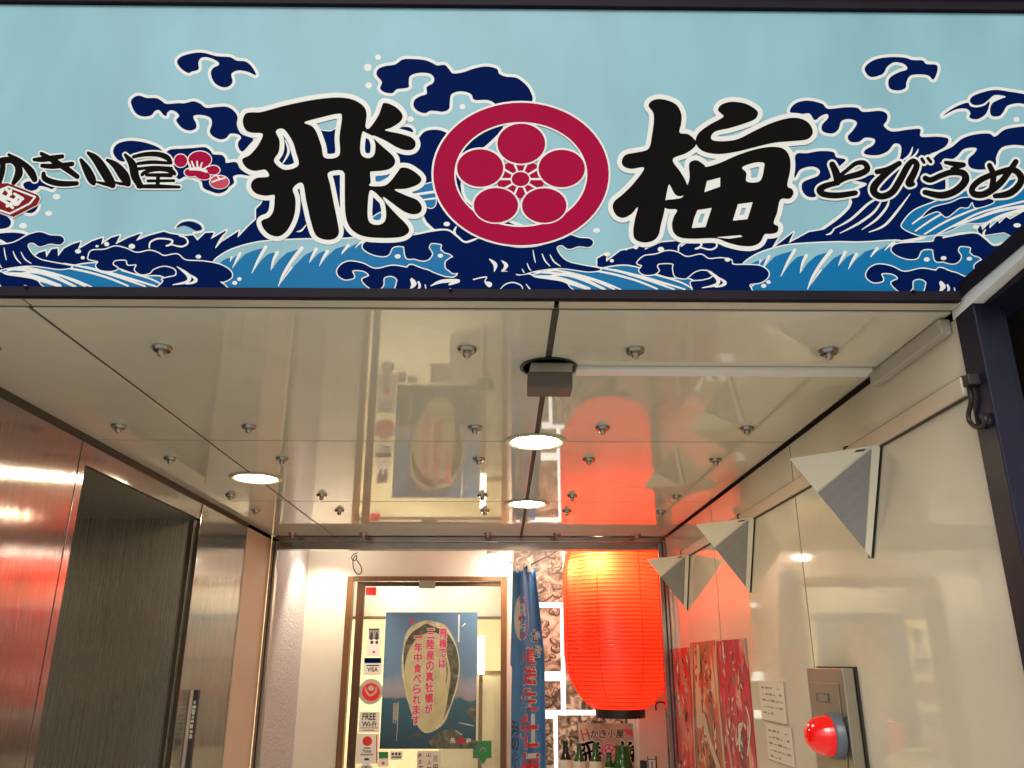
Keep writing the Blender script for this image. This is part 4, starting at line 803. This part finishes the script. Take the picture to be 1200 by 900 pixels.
for q, g in zip(items, gs): o = vinyl('pink_character', ox, 'pink', grow([g], .38), 1, YG-.0038, .2)
dv(ox, 'printed_picture', 'rose', [ell(540, 868, 4.4, 4.2)], .0022); dtext(ox, 'paper', [('飛', 528, 865, 533.5, 871), ('梅', 546.5, 865, 552, 871)], off=.0022)
dv(ox, 'printed_picture', 'red', [ell(483, 728, 2.6, 2)], .0022); dv(ox, 'printed_picture', 'pvc', [stroke('X', '538 721 .7;537.5 752 .7'), stroke('X', '541.5 734 .4;545 731 .8')], .0022)

# ------------------------------------------------------------------ blue banner
YN = 5.86
bn = thing('hanging_banner', 'folded blue cloth banner with red and white writing hanging beside the door', 'banner', tuple(on(1, YN, 617, 900)))
def bshape(u, z):   # u 0..1 across, returns x,y of the pleated cloth
    y0z, y1z = sz(664, YN), sz(905, YN); k = (y0z-z)/(y0z-y1z)
    xl = sx(601-4*min(1, max(0, k)*1.5)+(2 if k > .5 else 0), 750, YN); xr = sx(628+10*min(1, max(0, k*2.2)), 750, YN)
    return xl+(xr-xl)*u, YN+.030*math.sin(u*9+k*1.1)*(1-.4*u)+.012*math.sin(u*21+2)+.010*math.sin(k*9+u*3)
zt, zb = sz(664, YN), .85; nu, nv = 40, 70; V = []; Fc = []
for j in range(nv+1):
    z = zt+(zb-zt)*j/nv
    for i in range(nu+1):
        x, y = bshape(i/nu, z); dz_ = (.035*abs(math.sin(i/nu*PI*1.5+.4)) if j == 0 else 0); V.append((x, y, z-dz_))
for j in range(nv):
    for i in range(nu): q = j*(nu+1)+i; Fc.append((q, q+1, q+nu+2, q+nu+1))
me = bpy.data.meshes.new('cloth'); me.from_pydata(V, [], Fc); me.update()
for p in me.polygons: p.use_smooth = True
BLC = mat('banner_blue_cloth', (.09, .27, .58), .55, noise=.35, nscale=3); o = link('cloth', me, bn, BLC)
so_ = o.modifiers.new('thickness', 'SOLIDIFY'); so_.thickness = .003
def bmap(off):
    def f(u, z):
        x, y = bshape(u, z); return (x, y-off, z)
    return f
def bcol(m, lst, off, bold):
    gs = [glyph(ch, u0*40, ya_, u1*40, yb_) for ch, u0, u1, ya_, yb_ in lst]
    if bold: gs = grow(gs, bold)
    o = vinyl('lettering', bn, m, gs, 0, 0, .3, None, lambda x, y: bmap(off)(x/40, sz(y, YN))); o['kind'] = 'stuff'; return
    it = []
    for ch, u0, u1, ya_, yb_ in lst: it.append((ch, u0, sz(yb_, YN), u1-u0, sz(ya_, YN)-sz(yb_, YN)))
    return lettering('lettering', bn, m, it, bmap(off), bold)
big = [('直', .34, .72, 760, 778), ('送', .34, .74, 782, 802), ('生', .32, .76, 807, 832), ('牡', .30, .78, 838, 876), ('蠣', .30, .80, 882, 922)]
bcol('white', big, .006, 1.5); bcol('red', big, .0075, .45)
bcol('white', [('か', .66, .92, 738, 752), ('き', .66, .92, 756, 770)], .006, 1.0); bcol('ink', [('か', .66, .92, 738, 752), ('き', .66, .92, 756, 770)], .0072, .15)
bcol('ink', [('海', .02, .22, 845, 862), ('の', .02, .22, 864, 880), ('幸', .02, .22, 882, 900)], .006, .35)
def blob_on_banner(name, m, u0, v0, ru, rv, off):
    n = 28; vv = [(u0, v0)]+[(u0+ru*math.cos(2*PI*i/n), v0+rv*math.sin(2*PI*i/n)) for i in range(n)]
    me = bpy.data.meshes.new(name); me.from_pydata([bmap(off)(u, sz(v, YN)) for u, v in vv], [], [(0, 1+i, 1+(i+1) % n) for i in range(n)]); return link(name, me, bn, m)
blob_on_banner('emblem', 'white', .34, 724, .25, 27, .006); blob_on_banner('emblem', 'pink', .34, 724, .21, 25, .007)
bcol('white', [('飛', .22, .47, 708, 722), ('梅', .22, .47, 726, 740)], .008, .35)
rod = thing('banner_rod', 'thin dark rods with clips holding up the blue banner', 'rod', tuple(on(1, YN, 620, 660)))
tube('rod', [on(1, YN-.01, 595, 658), on(1, YN-.01, 607, 662)], .004, 'rub', rod); tube('rod', [on(1, YN-.02, 612, 667), on(1, YN-.02, 664, 640)], .005, 'rub', rod)
for x, y in ((603, 661), (611, 660), (620, 662)): q = on(1, YN-.02, x, y); box('clip', (q.x-.012, q.y-.008, q.z-.05), (q.x+.012, q.y+.02, q.z+.012), 'paper', rod, .003)

# ------------------------------------------------------------------ red lantern
LC = on(1, 5.98, 727, 838); LX, LY = LC.x, 5.98; zb_, zt_ = sz(831, LY), 2.56
la = thing('paper_lantern', 'big glowing red paper lantern with a black bottom rim beside the steel post', 'lantern', (LX, LY, zb_))
Rm = .378
def lr(k):   # radius along 0..1
    e = min(k/.30, 1, (1-k)/.30); e = max(e, 0); return .165+(Rm-.165)*math.sin(e*PI/2)**.62
prof = []; NR = 48
for q in range(NR*4+1):
    k = q/(NR*4); prof.append((lr(k)-.0035*(.5+.5*math.cos(2*PI*k*NR))**3, zb_+(zt_-zb_)*k))
bm = bmesh.new(); rings = []; n = 72
for r, z in prof: rings.append([bm.verts.new((LX+r*math.cos(2*PI*i/n), LY+r*math.sin(2*PI*i/n), z)) for i in range(n)])
for q in range(len(rings)-1):
    for i in range(n): bm.faces.new((rings[q][i], rings[q][(i+1) % n], rings[q+1][(i+1) % n], rings[q+1][i]))
bmesh_obj('paper_shade', bm, 'lantern', la, True)
SE = mat('lantern_seam', (.55, .045, .008), .6)
for s in range(8):
    a_ = -PI/2-.78+.32+s*PI/4
    pts = [(LX+(lr(k/40)+.0005)*math.cos(a_), LY+(lr(k/40)+.0005)*math.sin(a_), zb_+(zt_-zb_)*k/40) for k in range(41)]
    tube('seam', pts, .0022, SE, la, 6)
WR = mat('lantern_wire', (.20, .008, .003), .6)
for q in range(1, NR):
    k = q/NR; r_ = lr(k)-.0022; z_ = zb_+(zt_-zb_)*k
    if z_ > 2.42: break
    lathe('wire_rib', [(r_, z_-.0014), (r_+.0030, z_-.001), (r_+.0030, z_+.001), (r_, z_+.0014), (r_, z_-.0014)], (LX, LY, 0), WR, la, 60, caps=False)
for z0, z1 in ((sz(842, LY-.1), zb_+.004), (zt_-.004, zt_+.06)):
    lathe('rim', [(.150, z0), (.168, z0), (.170, z1), (.150, z1), (.150, z0)], (LX, LY, 0), 'rub', la, 48)
for k, (x, y, z, e) in enumerate(((LX-.13, LY-.26, 2.235, 13), (LX-.27, LY-.16, 2.23, 4), (LX, LY, 2.15, 2.2), (LX, LY, 1.62, 1.2))):
    l = bpy.data.lights.new('lantern_bulb', 'POINT'); l.energy = e; l.color = (1, .72, .42); l.shadow_soft_size = .03
    o = bpy.data.objects.new('lantern_bulb', l); COL.objects.link(o); o.location = (x, y, z)

# ------------------------------------------------------------------ vestibule spot lamps
def spot(x, y, z, tx, ty, tz, e, ang, label):
    t = thing('spot_lamp', label, 'spotlight', (x, y, z), 'spot lamps in the entrance' if 'inside' not in label else 'added spot lamps inside the shop')
    lathe('lamp_head', [(.045, .10), (.05, .06), (.05, .004), (.046, .004), (.044, .05)], (x, y, z), 'pvc', t, 24)
    lathe('bulb', [(.046, .010), (.040, -.014), (.02, -.028), (0, -.032)], (x, y, z), 'lampw', t, 24)
    lathe('stem', [(.012, .10), (.012, (2.80 if y < 6.5 else 2.62)-z)], (x, y, z), 'pvc', t, 12)
    l = bpy.data.lights.new('spot_lamp_light', 'SPOT'); l.energy = e; l.spot_size = math.radians(ang); l.spot_blend = .6; l.color = (1, .84, .62); l.shadow_soft_size = .04
    o = bpy.data.objects.new('spot_lamp_light', l); COL.objects.link(o); o.location = (x, y, z-.02)
    o.rotation_euler = (Vector((x, y, z-.02))-Vector((tx, ty, tz))).to_track_quat('Z', 'Y').to_euler()
spot(-1.22, 5.98, 2.52, -1.42, 6.30, 1.5, 60, 100, 'spot lamp washing the textured wall left of the door')
spot(-.07, 6.20, 2.36, -.07, 6.3, 1.2, 22, 120, 'small glaring spot lamp above the door next to the banner')
spot(.30, 5.72, 2.62, .34, 6.9, 1.75, 70, 80, 'added unseen spot lamp behind the header that brightens the sepia photographs')  # out of sight, added to brighten the photographs against the lantern's red
spot(.66, 5.60, 2.50, .74, 5.98, 2.0, 14, 110, 'spot lamp behind the header lighting the top of the red lantern')

# ------------------------------------------------------------------ display recess: photo wall, name board, bottles
YP = 6.92
dr = thing('display_wall', 'backlit wall behind the lantern that carries the seafood photographs', 'wall', (.5, YP, 0))
box('light_panel', (sx(600)+.012, YP+.012, .5), (1.3, YP+.03, 2.79), 'led', dr)
box('recess_side', (sx(600)+.001, VY+.101, .005), (sx(600)+.011, YP+.01, 2.79), 'wpaint', dr); box('recess_side', (.99, VY+.101, .005), (1.0, YP+.01, 2.79), 'wpaint', dr)
DKB = photo_mat('photo_shadow_print', [(.3, (.03, .025, .02)), (.7, (.14, .11, .08))], 20, 3); SHB = photo_mat('photo_shell_print', [(.36, (.09, .07, .05)), (.5, (.30, .25, .18)), (.64, (.70, .64, .53))], 22, 5, dist=2)
pics = [(600, 640, 660, 706, 'upper sepia photograph of piled shellfish beside the banner'), (600, 712, 657.5, 787, 'tall sepia photograph of oysters between banner and lantern'), (600, 798, 657.5, 832, 'small brown photograph at the lower right of the banner'),
        (661.5, 640, 760, 740, 'photograph hidden mostly by the lantern, upper'), (661.5, 745, 760, 832, 'dark brown photograph peeping out under the left side of the lantern'), (600, 842, 649.5, 905, 'brown photograph low beside the banner and name board'), (653, 838, 752, 960, 'wide rough brown photograph behind the name board')]
for k, (x0, y0, x1, y1, lb) in enumerate(pics):
    a, b = on(1, YP, x0, y0), on(1, YP, x1, y1); t = thing('photograph', lb, 'photograph', ((a.x+b.x)/2, YP, b.z), 'sepia seafood photographs')
    PM = photo_mat('sepia_photo_%s' % 'abcdefg'[k], SEP, (9, 5, 8, 7, 8, 9, 12)[k], k+2, dist=1.6)
    box('print', (a.x, YP-.012, b.z), (b.x, YP, a.z), PM, t)
    rr = random.Random(k); sh = []; sh2 = []
    for _ in range(9 if k < 2 else 6):
        cx_, cy_2 = rr.uniform(max(x0, 630)+4, x1-3), rr.uniform(y0+4, min(y1, 900)-4); rx, ry = rr.uniform(4, 11), rr.uniform(3, 6); ro = rr.uniform(-.6, .6)
        sh.append(ell(cx_, cy_2, rx, ry, rot=ro)); sh2.append(ell(cx_+rr.uniform(-1, 1), cy_2-.9, rx*.84, ry*.72, rot=ro))
    cl = (x0+.5, y0+.5, x1-.5, y1-.5)
    for nm_, mm_, ss_, of_ in (('dark_shell_print', DKB, sh, .0128), ('pale_shell_print', SHB, sh2, .0134)):
        o = vinyl(nm_, t, mm_, ss_, 1, YP-of_, .5, cl)
        if o: o['kind'] = 'stuff'
YBD = 6.62
nbd = thing('name_board', 'stone coloured board with the shop name and plum crest under the lantern', 'sign', (sx(700, 870, YBD), YBD, sz(905, YBD)))
a, b = on(1, YBD, 678, 848), on(1, YBD, 747, 905)
box('board', (a.x, YBD, b.z-.2), (b.x, YBD+.02, a.z), photo_mat('stone_board', [(.3, (.30, .24, .17)), (.6, (.50, .42, .32)), (.8, (.60, .53, .42))], 8, 9, rough=.7), nbd)
def nv(name, m, shs, off, cell=.2): o = vinyl(name, nbd, m, shs, 1, YBD-off, cell); o['kind'] = 'stuff'
def amap(sh, f):
    k, a, h = sh
    if k == 'c': return ('c', amap(a, f), [amap(q, f) for q in h])
    a = a.copy(); q = f(a[:, :2]); a[:, :2] = q
    if k == 's': a[:, 2] *= .19
    return (k, a, h)
AR = {n_+str(i): s for i, (n_, m_, s) in enumerate(art())}
chars = [s for (n_, m_, s) in art() if n_ == 'brush_character']
f1 = lambda p: np.column_stack([681+(p[:, 0]-284)*.115, 868+(p[:, 1]-113)*.155]); f2 = lambda p: np.column_stack([723+(p[:, 0]-718)*.105, 868+(p[:, 1]-113)*.155])
tb = [amap(s, f1) for s in chars[0]]; um = [amap(s, f2) for s in chars[1]]
nv('lettering_outline', 'white', grow(tb+um, 1.3)+[ell(713.5, 880.5, 9.6, 9.6)], .0006); nv('lettering', 'black', tb+um, .0012)
nv('crest', 'pink', [cut(ell(713.5, 880.5, 8.8, 8.8), [ell(713.5, 880.5, 6.8, 6.8)])]+[ell(713.5+3.9*math.sin(q*2*PI/5), 880.5-3.9*math.cos(q*2*PI/5), 1.9, 1.9) for q in range(5)], .0012)
dtx = [(ch, 692+k*10, 855, 701+k*10, 864.5) for k, ch in enumerate('かき小屋')]
gk = [glyph(*q) for q in dtx]; nv('lettering_outline', 'white', grow(gk, 1.0), .0008, .2); nv('lettering', 'ink', grow(gk, .22), .0014, .18)
nv('plum', 'pink', [ell(737, 858, 4, 3), ell(741, 861, 2.6, 2.2), ell(733, 856, 2.2, 2)], .0009); nv('tag', 'rose', [stroke('X', '681 856 .8;684 868 .8'), stroke('X', '687 854 .8;691 866 .8'), stroke('X', '683 861 .7;690 859 .7')], .0009)
ct = thing('counter', 'low wooden counter holding the bottles below the lantern', 'counter', (.6, 6.3, 0)); box('top', (.12, 6.12, .70), (1.0, 6.38, .735), 'counter', ct, .004); box('front', (.14, 6.16, .01), (.98, 6.18, .70), 'counter', ct, .002)
def bottle(px, py, m, r, h, label, cap, lab=True):
    Y_ = 6.24; x_ = on(1, Y_, px, 870).x; zt2 = sz(py, Y_); zb2 = .737; H_ = zt2-zb2
    t = thing('bottle', label, 'bottle', (x_, Y_, zb2), 'bottles on the counter')
    lathe('glass_body', [(0, 0), (r*.9, 0), (r, .01), (r, H_*.56), (r*.85, H_*.66), (.020 if h else r*.7, H_*.80), (.016 if h else r*.66, H_*.93), (.018 if h else r*.70, H_*.96)], (x_, Y_, zb2), m, t, 28)
    lathe('cap', [(.0175 if h else r*.74, H_*.955), (.0175 if h else r*.74, H_), (0, H_)], (x_, Y_, zb2), cap, t, 20)
    if lab: lathe('label', [(r+.0012, H_*.30), (r+.0012, H_*.58), (r*.9+.0014, H_*.645)], (x_, Y_, zb2), 'label', t, 28)
bottle(662.5, 868, 'bdark', .045, 1, 'dark brown sake bottle at the left end of the bottle row', 'rub')
bottle(678.5, 871, 'bgreen', .044, 1, 'green bottle just right of the dark bottle', 'bgreen')
bottle(697.5, 871, 'bgreen', .045, 1, 'green bottle in front of the first character on the name board', 'bgreen')
bottle(713, 882, 'bgreen', .043, 1, 'short green bottle with a dark cap in front of the crest', 'rub')
bottle(729, 874, 'bgreen', .074, 0, 'widest green jar shaped bottle at the right end of the row', 'bgreen', False)
cr = thing('card_rack', 'small black wire rack with a white card right of the bottles', 'rack', (1.05, 6.25, .737))
a, b = on(1, 6.2, 752, 886), on(1, 6.2, 774, 905)
box('card', (a.x+.04, 6.2, b.z-.2), (b.x-.03, 6.205, a.z-.01), 'paperw', cr); box('block', (a.x+.065, 6.19, b.z-.2), (b.x-.055, 6.199, a.z-.035), 'rub', cr)
for x in (a.x+.04, a.x+.10, b.x-.03): tube('upright', [(x, 6.19, b.z-.2), (x, 6.19, a.z)], .003, 'rub', cr, 6)
tube('crossbar', [(a.x+.04, 6.19, a.z-.02), (b.x-.03, 6.19, a.z-.02)], .003, 'rub', cr, 6)
box('side_block', (a.x-.01, 6.2, b.z-.2), (a.x+.035, 6.24, a.z-.03), 'rub', cr, .004)
# the rack stands on a ledge beside the counter
ld = thing('side_ledge', 'white ledge beside the counter under the card rack', 'ledge', (1.1, 6.3, 0)); box('ledge_body', (1.0, 6.12, .01), (1.32, 6.39, b.z-.2), 'wpaint', ld, .003)

# ------------------------------------------------------------------ room behind the glass door
struct('room_ceiling', (-3.9, VY+.11, 2.62), (sx(600)-.004, 9.59, 2.66), 'warm'); struct('room_side_wall', (sx(600)-.03, YP+.05, .005), (sx(600), 9.59, 2.62), 'warm')
struct('room_wall_left', (-2.2, VY+.12, .005), (-2.15, 9.59, 2.62), 'warm')
tb_ = None
t = thing('shop_light', 'long warm light fitting deep inside the shop behind the door glass', 'ceiling light', (-1.2, 8.3, 2.5)); box('housing', (-1.7, 8.24, 2.5), (-.7, 8.36, 2.55), 'pvc', t, .004); box('tube', (-1.66, 8.25, 2.44), (-.74, 8.35, 2.499), 'tube', t, .02)
bk = thing('glare_board', 'added cream board, lit to make the glare behind the top of the door glass', 'glare_board', (-.7, 7.35, 2.0)); box('board', (-1.6, 7.35, 1.98), (.02, 7.38, 2.61), 'wpaint', bk, .002); box('board_edge', (-1.6, 7.33, 1.955), (.02, 7.38, 1.979), 'counter', bk, .002)  # added reflector board, strongly lit to give the soft glare behind the glass
spot(-.92, 6.98, 2.32, -.92, 7.35, 2.08, 18, 150, 'added spot lamp inside the shop lighting the cream glare board')  # lamp added only to light up the glare board
spot(-.30, 7.02, 2.34, -.24, 7.35, 2.05, 6, 140, 'second weaker added spot lamp inside the shop by the cream glare board')  # weaker lamp, also added to light the board
l = bpy.data.lights.new('shop_lamp_light', 'AREA'); l.shape = 'RECTANGLE'; l.size = 1.0; l.size_y = .1; l.energy = 38; l.color = (1, .86, .62); o = bpy.data.objects.new('shop_lamp_light', l); COL.objects.link(o); o.location = (-1.2, 8.3, 2.43)
t = thing('light_column', 'thin glowing white vertical lamp seen through the right side of the door glass', 'lamp', tuple(on(1, 7.6, 564, 790))); a, b = on(1, 7.6, 560.5, 746), on(1, 7.6, 567, 790); box('glow_tube', (a.x, 7.6, b.z), (b.x, 7.64, a.z), 'tube', t, .004); box('base', (a.x+.01, 7.61, .005), (b.x-.01, 7.63, b.z), 'counter', t)
t = thing('partition', 'tan wooden partition inside the shop behind the poster', 'partition', (-.5, 7.8, 0)); box('board', (-.55, 7.75, .005), (0, 7.8, sz(790, 7.75)), 'warm', t); box('cap_rail', (-.56, 7.73, sz(790, 7.75)+.001), (0, 7.82, sz(786, 7.75)), 'counter', t)
for x, y, z in ((-1.55, 8.0, 2.16), (-2.0, 8.9, 2.16)):
    t = thing('yellow_lantern', 'yellow round lantern inside the shop, mirrored in the cream wall' if y < 8.3 else 'second yellow lantern deeper inside the shop', 'lantern', (x, y, z), 'yellow lanterns')
    lathe('paper_shade', [(.08, -.17), (.15, -.13), (.18, 0), (.15, .13), (.08, .17)], (x, y, z), 'ylamp', t, 28); lathe('rim', [(.082, .171), (.082, .20), (0, .20)], (x, y, z), 'rub', t, 20)
    tube('cord', [(x, y, z+.20), (x, y, 2.62)], .004, 'rub', t, 6)

# ------------------------------------------------------------------ pieces that belong to a part
def under(root, child, part):
    ch = [o for o in root.children if o.name.split('.')[0] == child]; pr = [o for o in root.children if o.name.split('.')[0] == part]
    for c in ch: c.parent = pr[0]; c.matrix_parent_inverse = Matrix.Identity(4)
under(al, 'red_dome', 'collar'); under(al, 'name_insert', 'name_plate'); under(door, 'door_closer', 'door_rail'); under(jb, 'cover_plate', 'cover_ring')
under(nbd, 'lettering_outline', 'board'); under(nbd, 'lettering', 'board'); under(nbd, 'crest', 'board'); under(nbd, 'plum', 'board'); under(nbd, 'tag', 'board')
under(bn, 'lettering', 'cloth'); under(bn, 'emblem', 'cloth'); under(vb_, 'white_writing', 'board'); under(cr, 'block', 'card')
